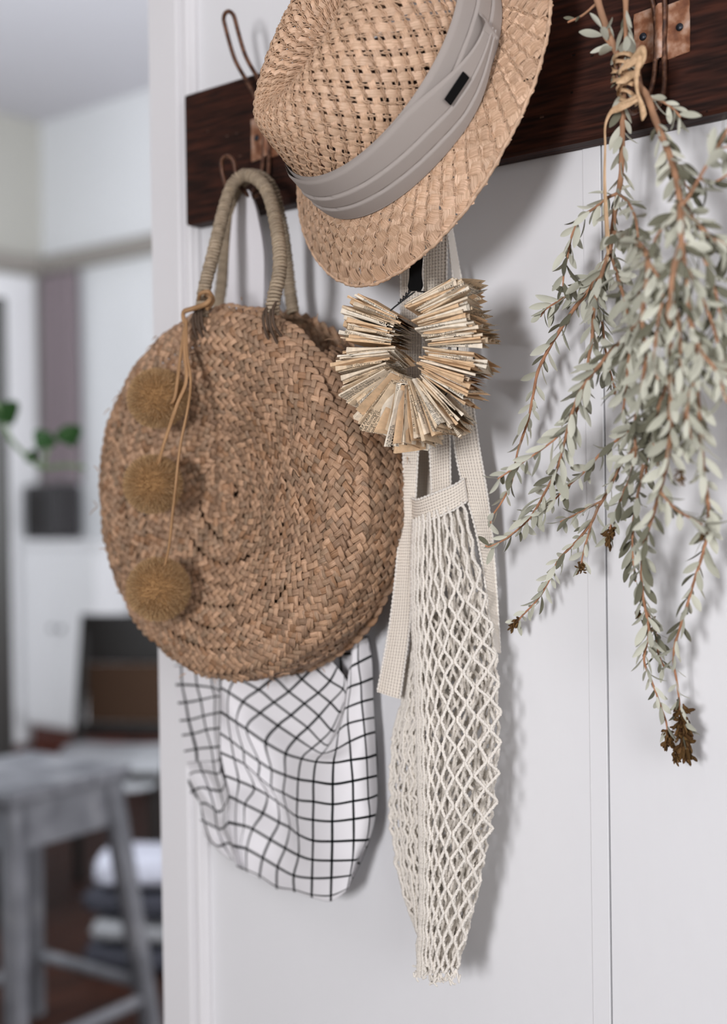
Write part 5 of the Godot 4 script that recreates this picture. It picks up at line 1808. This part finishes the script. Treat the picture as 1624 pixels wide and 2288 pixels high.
func build_branches() -> void:
	for q in [[0.17, 0.10, 0.3], [0.19, -0.08, 0.2], [0.165, 0.18, -0.3], [0.21, -0.18, 0.35], [0.18, 0.02, 0.5], [0.155, 0.26, 0.1]]:
		var l := leaf_mesh(q[0], q[1], q[2])
		leaf_forms.append([l, l.mesh()])
	var b := thing("dried_branches", "bunch of dried branches with small grey green leaves tied by raffia", "dried branches", Vector3(0.36, 1.1, 0.08))
	# each: the stem's points, its thickness at the top, leaf gap, leaf length, where leaves start, how dark, flower head size at the tip
	var stems := [
		[[Vector3(.3364, 1.7292, .1), Vector3(.3425, 1.699, .094), Vector3(.3491, 1.6787, .09), Vector3(.3541, 1.661, .086), Vector3(.351, 1.6259, .082), Vector3(.3487, 1.5823, .081), Vector3(.3417, 1.5655, .074), Vector3(.336, 1.551, .07), Vector3(.3326, 1.5349, .068), Vector3(.3288, 1.5206, .066), Vector3(.3187, 1.5084, .062), Vector3(.306, 1.4918, .06), Vector3(.2908, 1.48, .056), Vector3(.281, 1.4706, .054), Vector3(.2623, 1.4511, .05), Vector3(.2507, 1.4359, .048), Vector3(.2432, 1.4241, .046), Vector3(.2374, 1.4053, .044), Vector3(.2306, 1.3838, .042), Vector3(.2218, 1.3655, .04), Vector3(.215, 1.3507, .038), Vector3(.2086, 1.3277, .037), Vector3(.2048, 1.3093, .048), Vector3(.1996, 1.2967, .056), Vector3(.1988, 1.2894, .058)], 0.0034, 0.0085, 0.0155, 0.16, 0.0, 0.0],
		[[Vector3(.3187, 1.5084, .062), Vector3(.307, 1.5013, .06), Vector3(.2962, 1.4974, .058), Vector3(.2788, 1.4879, .056), Vector3(.2588, 1.4804, .054), Vector3(.2509, 1.4739, .052)], 0.0016, 0.0055, 0.016, 0.0, 0.1, 0.0],
		[[Vector3(.3417, 1.5655, .074), Vector3(.3308, 1.5631, .074), Vector3(.3192, 1.5566, .074), Vector3(.3056, 1.5505, .073), Vector3(.2961, 1.5375, .072), Vector3(.2903, 1.5209, .07), Vector3(.2849, 1.5049, .068), Vector3(.2843, 1.4953, .068)], 0.0016, 0.0065, 0.017, 0.05, -0.05, 0.0],
		[[Vector3(.3309, 1.5197, .07), Vector3(.3257, 1.5011, .074), Vector3(.3226, 1.4848, .078), Vector3(.3212, 1.4638, .082), Vector3(.3219, 1.4428, .086), Vector3(.3194, 1.4275, .088), Vector3(.3191, 1.4169, .09), Vector3(.3153, 1.399, .092), Vector3(.3107, 1.3835, .094), Vector3(.3034, 1.3717, .098), Vector3(.2935, 1.361, .102), Vector3(.2795, 1.3509, .106), Vector3(.2585, 1.3373, .112), Vector3(.2446, 1.3292, .114)], 0.0020, 0.0070, 0.0165, 0.04, -0.05, 0.0],
		[[Vector3(.3634, 1.7227, .098), Vector3(.3602, 1.6945, .092), Vector3(.357, 1.6745, .088), Vector3(.3544, 1.6591, .086)], 0.0030, 0.008, 0.016, 0.2, 0.0, 0.0],
		[[Vector3(.3348, 1.7179, .096), Vector3(.3244, 1.7102, .1), Vector3(.3131, 1.7064, .104)], 0.0012, 0.010, 0.010, 0.5, 0.3, 0.0],
		[[Vector3(.3326, 1.5349, .068), Vector3(.3748, 1.5166, .115), Vector3(.4048, 1.5, .152), Vector3(.4121, 1.4872, .16), Vector3(.412, 1.465, .164), Vector3(.4081, 1.4482, .162), Vector3(.4097, 1.4296, .162), Vector3(.409, 1.4199, .158), Vector3(.4025, 1.4058, .15), Vector3(.3962, 1.3903, .142), Vector3(.3831, 1.3761, .126), Vector3(.3749, 1.3674, .116), Vector3(.3515, 1.3616, .091), Vector3(.3299, 1.3527, .08), Vector3(.3168, 1.3418, .078), Vector3(.306, 1.333, .076), Vector3(.2839, 1.3173, .074), Vector3(.2667, 1.3015, .072), Vector3(.263, 1.2992, .072)], 0.0026, 0.0068, 0.0165, 0.02, -0.05, 0.0],
		[[Vector3(.4081, 1.4482, .162), Vector3(.3776, 1.4379, .131), Vector3(.3548, 1.4299, .114), Vector3(.3433, 1.4191, .112), Vector3(.3305, 1.4081, .11), Vector3(.3181, 1.3906, .108), Vector3(.3082, 1.369, .104), Vector3(.2997, 1.3537, .098), Vector3(.2885, 1.3356, .09), Vector3(.2693, 1.3168, .078), Vector3(.2573, 1.3059, .07), Vector3(.2433, 1.2943, .062), Vector3(.2277, 1.2853, .054), Vector3(.2106, 1.2746, .054), Vector3(.1994, 1.2685, .06), Vector3(.1953, 1.2694, .062)], 0.0019, 0.0066, 0.0170, 0.02, 0.0, 0.0],
		[[Vector3(.3749, 1.3674, .116), Vector3(.3774, 1.3573, .118), Vector3(.377, 1.3474, .116), Vector3(.3678, 1.3353, .104), Vector3(.3591, 1.3258, .094), Vector3(.3478, 1.3157, .083), Vector3(.3362, 1.3026, .072), Vector3(.3284, 1.2913, .068), Vector3(.325, 1.2802, .066)], 0.0016, 0.0075, 0.015, 0.0, 0.0, 0.016],
		[[Vector3(.3787, 1.3512, .119), Vector3(.3586, 1.3433, .098), Vector3(.3468, 1.3383, .086), Vector3(.338, 1.3281, .08), Vector3(.3294, 1.3174, .076), Vector3(.3223, 1.3092, .072), Vector3(.3153, 1.3027, .068), Vector3(.3061, 1.2911, .062), Vector3(.2889, 1.2765, .054), Vector3(.2775, 1.2683, .05), Vector3(.2609, 1.2555, .044), Vector3(.2467, 1.2355, .038), Vector3(.2317, 1.218, .034), Vector3(.2149, 1.2047, .03), Vector3(.2062, 1.1966, .028)], 0.0018, 0.0072, 0.0135, 0.0, -0.12, 0.013],
		[[Vector3(.3223, 1.3092, .072), Vector3(.3078, 1.3036, .07), Vector3(.2925, 1.2971, .068), Vector3(.2774, 1.2912, .066)], 0.0011, 0.0075, 0.013, 0.1, 0.05, 0.0],
		[[Vector3(.3061, 1.2911, .062), Vector3(.3034, 1.2826, .062), Vector3(.2992, 1.2698, .062), Vector3(.2948, 1.2584, .06), Vector3(.2939, 1.2522, .06)], 0.0011, 0.0080, 0.013, 0.0, 0.0, 0.010],
		[[Vector3(.3545, 1.6609, .086), Vector3(.3704, 1.6451, .092), Vector3(.3806, 1.6324, .096), Vector3(.3874, 1.6164, .099), Vector3(.4014, 1.5926, .112), Vector3(.4114, 1.5762, .121), Vector3(.4205, 1.5593, .131), Vector3(.4269, 1.5463, .139), Vector3(.4338, 1.5276, .15), Vector3(.4393, 1.4975, .16), Vector3(.4419, 1.4711, .158), Vector3(.4425, 1.4506, .156), Vector3(.4442, 1.4355, .154), Vector3(.4456, 1.4142, .15), Vector3(.4439, 1.3997, .146), Vector3(.4425, 1.3817, .142), Vector3(.4422, 1.3635, .138), Vector3(.4406, 1.3449, .132), Vector3(.4362, 1.3259, .12), Vector3(.4356, 1.3177, .115), Vector3(.4334, 1.3018, .106), Vector3(.4168, 1.2849, .072), Vector3(.4127, 1.2701, .07), Vector3(.4064, 1.2561, .066), Vector3(.398, 1.2374, .062), Vector3(.39, 1.2178, .058), Vector3(.3818, 1.1997, .054), Vector3(.3757, 1.1855, .05), Vector3(.3731, 1.1714, .046), Vector3(.3738, 1.1564, .042), Vector3(.3737, 1.14, .038), Vector3(.3738, 1.1284, .036), Vector3(.3767, 1.1133, .034)], 0.0034, 0.0074, 0.0165, 0.10, 0.0, 0.0],
		[[Vector3(.4338, 1.5276, .15), Vector3(.4397, 1.5343, .148), Vector3(.4455, 1.5492, .141), Vector3(.4527, 1.5664, .133), Vector3(.461, 1.588, .122)], 0.0018, 0.0080, 0.017, 0.1, 0.15, 0.0],
		[[Vector3(.4393, 1.4975, .16), Vector3(.448, 1.4931, .15), Vector3(.4546, 1.4736, .142), Vector3(.4572, 1.4508, .136), Vector3(.4591, 1.4279, .13)], 0.0018, 0.0066, 0.0175, 0.0, 0.30, 0.0],
		[[Vector3(.4347, 1.5245, .152), Vector3(.4435, 1.5151, .14), Vector3(.453, 1.5003, .13), Vector3(.4443, 1.4906, .07)], 0.0018, 0.0066, 0.0175, 0.0, 0.28, 0.0],
		[[Vector3(.4393, 1.4975, .16), Vector3(.4369, 1.479, .168), Vector3(.4346, 1.4597, .168), Vector3(.4312, 1.4445, .166), Vector3(.4301, 1.4245, .162), Vector3(.4293, 1.4043, .158), Vector3(.4264, 1.3878, .154), Vector3(.4235, 1.373, .15), Vector3(.4231, 1.3607, .148), Vector3(.4159, 1.3395, .14), Vector3(.4106, 1.3308, .134), Vector3(.4048, 1.3203, .128), Vector3(.3913, 1.3004, .114), Vector3(.3796, 1.2842, .103), Vector3(.3702, 1.2671, .092), Vector3(.3579, 1.249, .072), Vector3(.3564, 1.2327, .068), Vector3(.357, 1.2175, .064), Vector3(.357, 1.1987, .058), Vector3(.3518, 1.1856, .054), Vector3(.3479, 1.1724, .05), Vector3(.3511, 1.1589, .046), Vector3(.3539, 1.1472, .042), Vector3(.3567, 1.1328, .038), Vector3(.3595, 1.1203, .034), Vector3(.36, 1.1075, .032)], 0.0028, 0.0060, 0.0160, 0.0, 0.05, 0.016],
		[[Vector3(.4293, 1.4043, .158), Vector3(.4151, 1.3865, .146), Vector3(.4028, 1.3706, .134), Vector3(.3672, 1.3526, .074), Vector3(.3596, 1.3307, .066)], 0.0018, 0.0050, 0.0160, 0.0, 0.42, 0.0],
		[[Vector3(.3866, 1.3368, .122), Vector3(.3755, 1.3222, .107), Vector3(.3524, 1.2999, .072), Vector3(.3495, 1.2872, .07), Vector3(.3479, 1.2763, .068), Vector3(.3467, 1.2649, .066), Vector3(.3472, 1.2407, .062)], 0.0016, 0.0070, 0.0155, 0.0, 0.20, 0.0],
		[[Vector3(.4033, 1.3158, .126), Vector3(.4101, 1.3049, .121), Vector3(.4178, 1.2983, .117), Vector3(.4265, 1.2923, .112), Vector3(.4292, 1.2901, .109)], 0.0013, 0.0085, 0.016, 0.0, 0.15, 0.0],
		[[Vector3(.357, 1.2175, .064), Vector3(.3571, 1.2066, .054), Vector3(.3574, 1.1927, .046), Vector3(.3566, 1.1769, .04), Vector3(.3595, 1.1671, .036)], 0.0016, 0.0042, 0.0130, 0.0, 0.45, 0.0],
		[[Vector3(.4439, 1.3997, .146), Vector3(.4434, 1.3875, .158), Vector3(.4423, 1.371, .16), Vector3(.4447, 1.3545, .158)], 0.0014, 0.0066, 0.0165, 0.0, 0.0, 0.0],
		[[Vector3(.4442, 1.4355, .154), Vector3(.4552, 1.416, .16), Vector3(.4663, 1.402, .162), Vector3(.4736, 1.379, .16)], 0.0016, 0.0058, 0.0165, 0.0, 0.1, 0.0],
		[[Vector3(.4121, 1.4872, .16), Vector3(.4279, 1.467, .168), Vector3(.4249, 1.4407, .17), Vector3(.4197, 1.4151, .166), Vector3(.4203, 1.3987, .162)], 0.0016, 0.0058, 0.0165, 0.0, -0.1, 0.0],
		[[Vector3(.3417, 1.5655, .074), Vector3(.3648, 1.5491, .099), Vector3(.3816, 1.5307, .12), Vector3(.3875, 1.5147, .128)], 0.0013, 0.0080, 0.014, 0.0, 0.2, 0.0],
		[[Vector3(.3806, 1.6324, .096), Vector3(.3889, 1.6292, .09), Vector3(.3966, 1.6231, .086), Vector3(.4042, 1.6138, .086)], 0.0012, 0.0062, 0.015, 0.0, -0.1, 0.0],
		[[Vector3(.3491, 1.6787, .09), Vector3(.3427, 1.6885, .096), Vector3(.3407, 1.6981, .096)], 0.0010, 0.0040, 0.015, 0.0, -0.1, 0.0],
		[[Vector3(.3288, 1.5206, .066), Vector3(.349, 1.4926, .09), Vector3(.3733, 1.4611, .121), Vector3(.3782, 1.4354, .127), Vector3(.368, 1.4123, .116), Vector3(.3499, 1.3964, .1)], 0.0016, 0.0058, 0.0170, 0.0, 0.0, 0.0],
		[[Vector3(.3187, 1.5084, .062), Vector3(.3101, 1.4858, .058), Vector3(.3151, 1.4624, .056), Vector3(.3167, 1.4394, .054), Vector3(.3221, 1.4123, .052), Vector3(.3255, 1.4044, .052)], 0.0014, 0.0056, 0.0155, 0.0, 0.25, 0.0],
		[[Vector3(.442, 1.4797, .158), Vector3(.4476, 1.4635, .15), Vector3(.4533, 1.4409, .14), Vector3(.4562, 1.4149, .13), Vector3(.4613, 1.3884, .12)], 0.0018, 0.0060, 0.0165, 0.0, 0.0, 0.0],
		[[Vector3(.411, 1.4875, .158), Vector3(.4003, 1.4723, .15), Vector3(.3879, 1.4472, .14), Vector3(.3792, 1.421, .13), Vector3(.3738, 1.3971, .125), Vector3(.3677, 1.3765, .12)], 0.0016, 0.0056, 0.0165, 0.0, -0.05, 0.0],
		[[Vector3(.4335, 1.4667, .165), Vector3(.4389, 1.4399, .165), Vector3(.4376, 1.4141, .16), Vector3(.4345, 1.3885, .15), Vector3(.4308, 1.3623, .14), Vector3(.425, 1.3424, .13)], 0.0018, 0.0052, 0.0165, 0.0, -0.08, 0.0],
		[[Vector3(.4241, 1.5297, .13), Vector3(.4182, 1.5188, .14), Vector3(.4142, 1.5077, .15), Vector3(.4114, 1.4939, .155), Vector3(.3968, 1.4863, .15)], 0.0015, 0.0052, 0.0165, 0.0, -0.05, 0.0],
		[[Vector3(.4194, 1.5423, .12), Vector3(.4335, 1.5248, .13), Vector3(.4447, 1.509, .135), Vector3(.4565, 1.5014, .13), Vector3(.4704, 1.4929, .13)], 0.0016, 0.0056, 0.0170, 0.0, 0.12, 0.0],
		[[Vector3(.432, 1.5567, .112), Vector3(.4391, 1.5511, .11), Vector3(.4473, 1.5535, .108), Vector3(.4572, 1.559, .106)], 0.0012, 0.0060, 0.0170, 0.0, 0.25, 0.0],
		[[Vector3(.4204, 1.4061, .14), Vector3(.4041, 1.3914, .13), Vector3(.3931, 1.3752, .12), Vector3(.3896, 1.3545, .11), Vector3(.3907, 1.3368, .105)], 0.0014, 0.0050, 0.0160, 0.0, 0.30, 0.0],
		[[Vector3(.4441, 1.5716, .114), Vector3(.4527, 1.5744, .118), Vector3(.4635, 1.572, .12)], 0.0010, 0.0060, 0.0170, 0.0, 0.20, 0.0],
		[[Vector3(.402, 1.5815, .102), Vector3(.4162, 1.5649, .112), Vector3(.4212, 1.5532, .115), Vector3(.4267, 1.5454, .115)], 0.0010, 0.0080, 0.0150, 0.0, 0.10, 0.0],
	]
	var bark := lin(0.66, 0.51, 0.40)
	for q in stems:
		var path := curve(q[0], 4)
		var mb := MB.new()
		var rad := PackedFloat32Array()
		var ks := PackedColorArray()
		for k in path.size():
			var f := float(k) / path.size()
			rad.append(lerpf(q[1], 0.0008, pow(f, 0.7)) * (1.0 + 0.10 * sin(k * 2.1)))
			ks.append(bark.lerp(lin(0.76, 0.55, 0.42), f) * (0.9 + 0.15 * sin(k * 1.3)))
		mb.tube(path, rad, 6, bark, 1.0, Vector3.ZERO, true, 10.0, ks)
		var br := obj("branch", mb, M.stem, b)
		var rest := MB.new()
		place_leaves(br, rest, path, 0.001, q[2] * 0.50, q[3], q[4], q[5])
		if rest.v.size():
			stuff(obj("leaves", rest, M.leaf_any, br))
		if q[6] > 0.0:
			var fh := MB.new()
			var n := path.size()
			flower_head(fh, path[n - 1], (path[n - 1] - path[n - 3]).normalized(), q[6], 46)
			obj("flower_head", fh, M.bract, br)
	# the larger dry heads at the foot, and the small ones among the leaves
	var big := [Vector3(.3742, 1.1266, .036), Vector3(.3756, 1.1145, .035), Vector3(.3769, 1.1037, .033), Vector3(.3663, 1.0944, .03), Vector3(.4268, 1.328, .14), Vector3(.3491, 1.2135, .06), Vector3(.359, 1.2065, .052), Vector3(.4257, 1.2854, .1)]
	for k in big.size():
		var hd := MB.new()
		flower_head(hd, big[k], Vector3(0.1, -1, 0), 0.020 if k < 3 else (0.012 if k == 3 else 0.010), 60 if k < 4 else 30)
		obj("flower_head", hd, M.bract, b)
	build_raffia(b)


func strip(mb: MB, pts: Array, wide: float, col: Color, lean: Vector3) -> void:
	var c := curve(pts, 6)
	var n := c.size()
	var p := PackedVector3Array()
	var uv := PackedVector2Array()
	for k in n:
		var d := (c[mini(k + 1, n - 1)] - c[maxi(k - 1, 0)]).normalized()
		var s := d.cross(lean).normalized()
		var f := float(k) / (n - 1)
		var w := wide * (0.75 + 0.25 * sin(f * 9.0)) * minf(1.0, (1.0 - f) * 6.0 + 0.25)
		for b in 5:
			var x := (b - 2) / 2.0
			p.append(c[k] + s * x * w * 0.5 + d.cross(s) * 0.25 * w * x * x)
			uv.append(Vector2(x * 0.5, f * 4.0))
	mb.grid(p, uv, n, 5, col)


func build_raffia(b: Node3D) -> void:
	var tan := lin(0.97, 0.83, 0.675)
	var rf := MB.new()
	var bk := Vector3(-0.5, 0, 0.85)
	# wraps round the stems
	for k in 9:
		var o: Vector3 = Vector3(.3584, 1.6632, .088) + Vector3(rnd(-0.003, 0.003), -0.004 * k + 0.004, 0)
		var r := 0.0105 - 0.0004 * k
		var pts := []
		for s in 9:
			var a := -0.5 + PI * 1.25 * s / 8.0
			pts.append(o + Vector3(-r * cos(a), 0.004 * sin(a * 1.0 + k), r * sin(a)))
		strip(rf, pts, 0.0052, tint(tan, rnd(0.8, 1.08)), Vector3.UP.cross(Vector3(0.3, 0, 0.2)).normalized() + Vector3(0, 0, 0.01))
	# the bow: short loops and two tails, the longer one hanging past the leaves
	strip(rf, [Vector3(.3664, 1.6621, .1), Vector3(.3802, 1.6669, .108), Vector3(.3843, 1.6591, .11), Vector3(.3758, 1.6514, .106), Vector3(.3657, 1.651, .102), Vector3(.3571, 1.647, .104)], 0.008, tan, bk)
	strip(rf, [Vector3(.3649, 1.6653, .1), Vector3(.3607, 1.6547, .106), Vector3(.365, 1.6568, .108), Vector3(.379, 1.6615, .108)], 0.007, tint(tan, 0.92), bk)
	strip(rf, [Vector3(.3794, 1.6625, .108), Vector3(.3771, 1.6501, .11), Vector3(.3777, 1.6358, .11), Vector3(.3804, 1.6215, .108), Vector3(.3808, 1.6112, .106)], 0.0085, tint(tan, 1.05), bk)
	strip(rf, [Vector3(.3725, 1.6349, .094), Vector3(.3653, 1.6311, .098), Vector3(.3552, 1.6288, .098), Vector3(.3468, 1.6274, .096), Vector3(.3406, 1.618, .094), Vector3(.3381, 1.6009, .09), Vector3(.3358, 1.5758, .088), Vector3(.3352, 1.5504, .086), Vector3(.3354, 1.5247, .084), Vector3(.3353, 1.5082, .082)], 0.0066, tint(tan, 0.98), bk)
	strip(rf, [Vector3(.3704, 1.6363, .096), Vector3(.3639, 1.6326, .099), Vector3(.3544, 1.6305, .098)], 0.005, tint(tan, 0.85), bk)
	strip(rf, [Vector3(.3713, 1.633, .094), Vector3(.3648, 1.63, .097), Vector3(.3563, 1.6278, .097)], 0.004, tint(tan, 0.75), bk)
	obj("raffia_tie", rf, M.raffia, b)
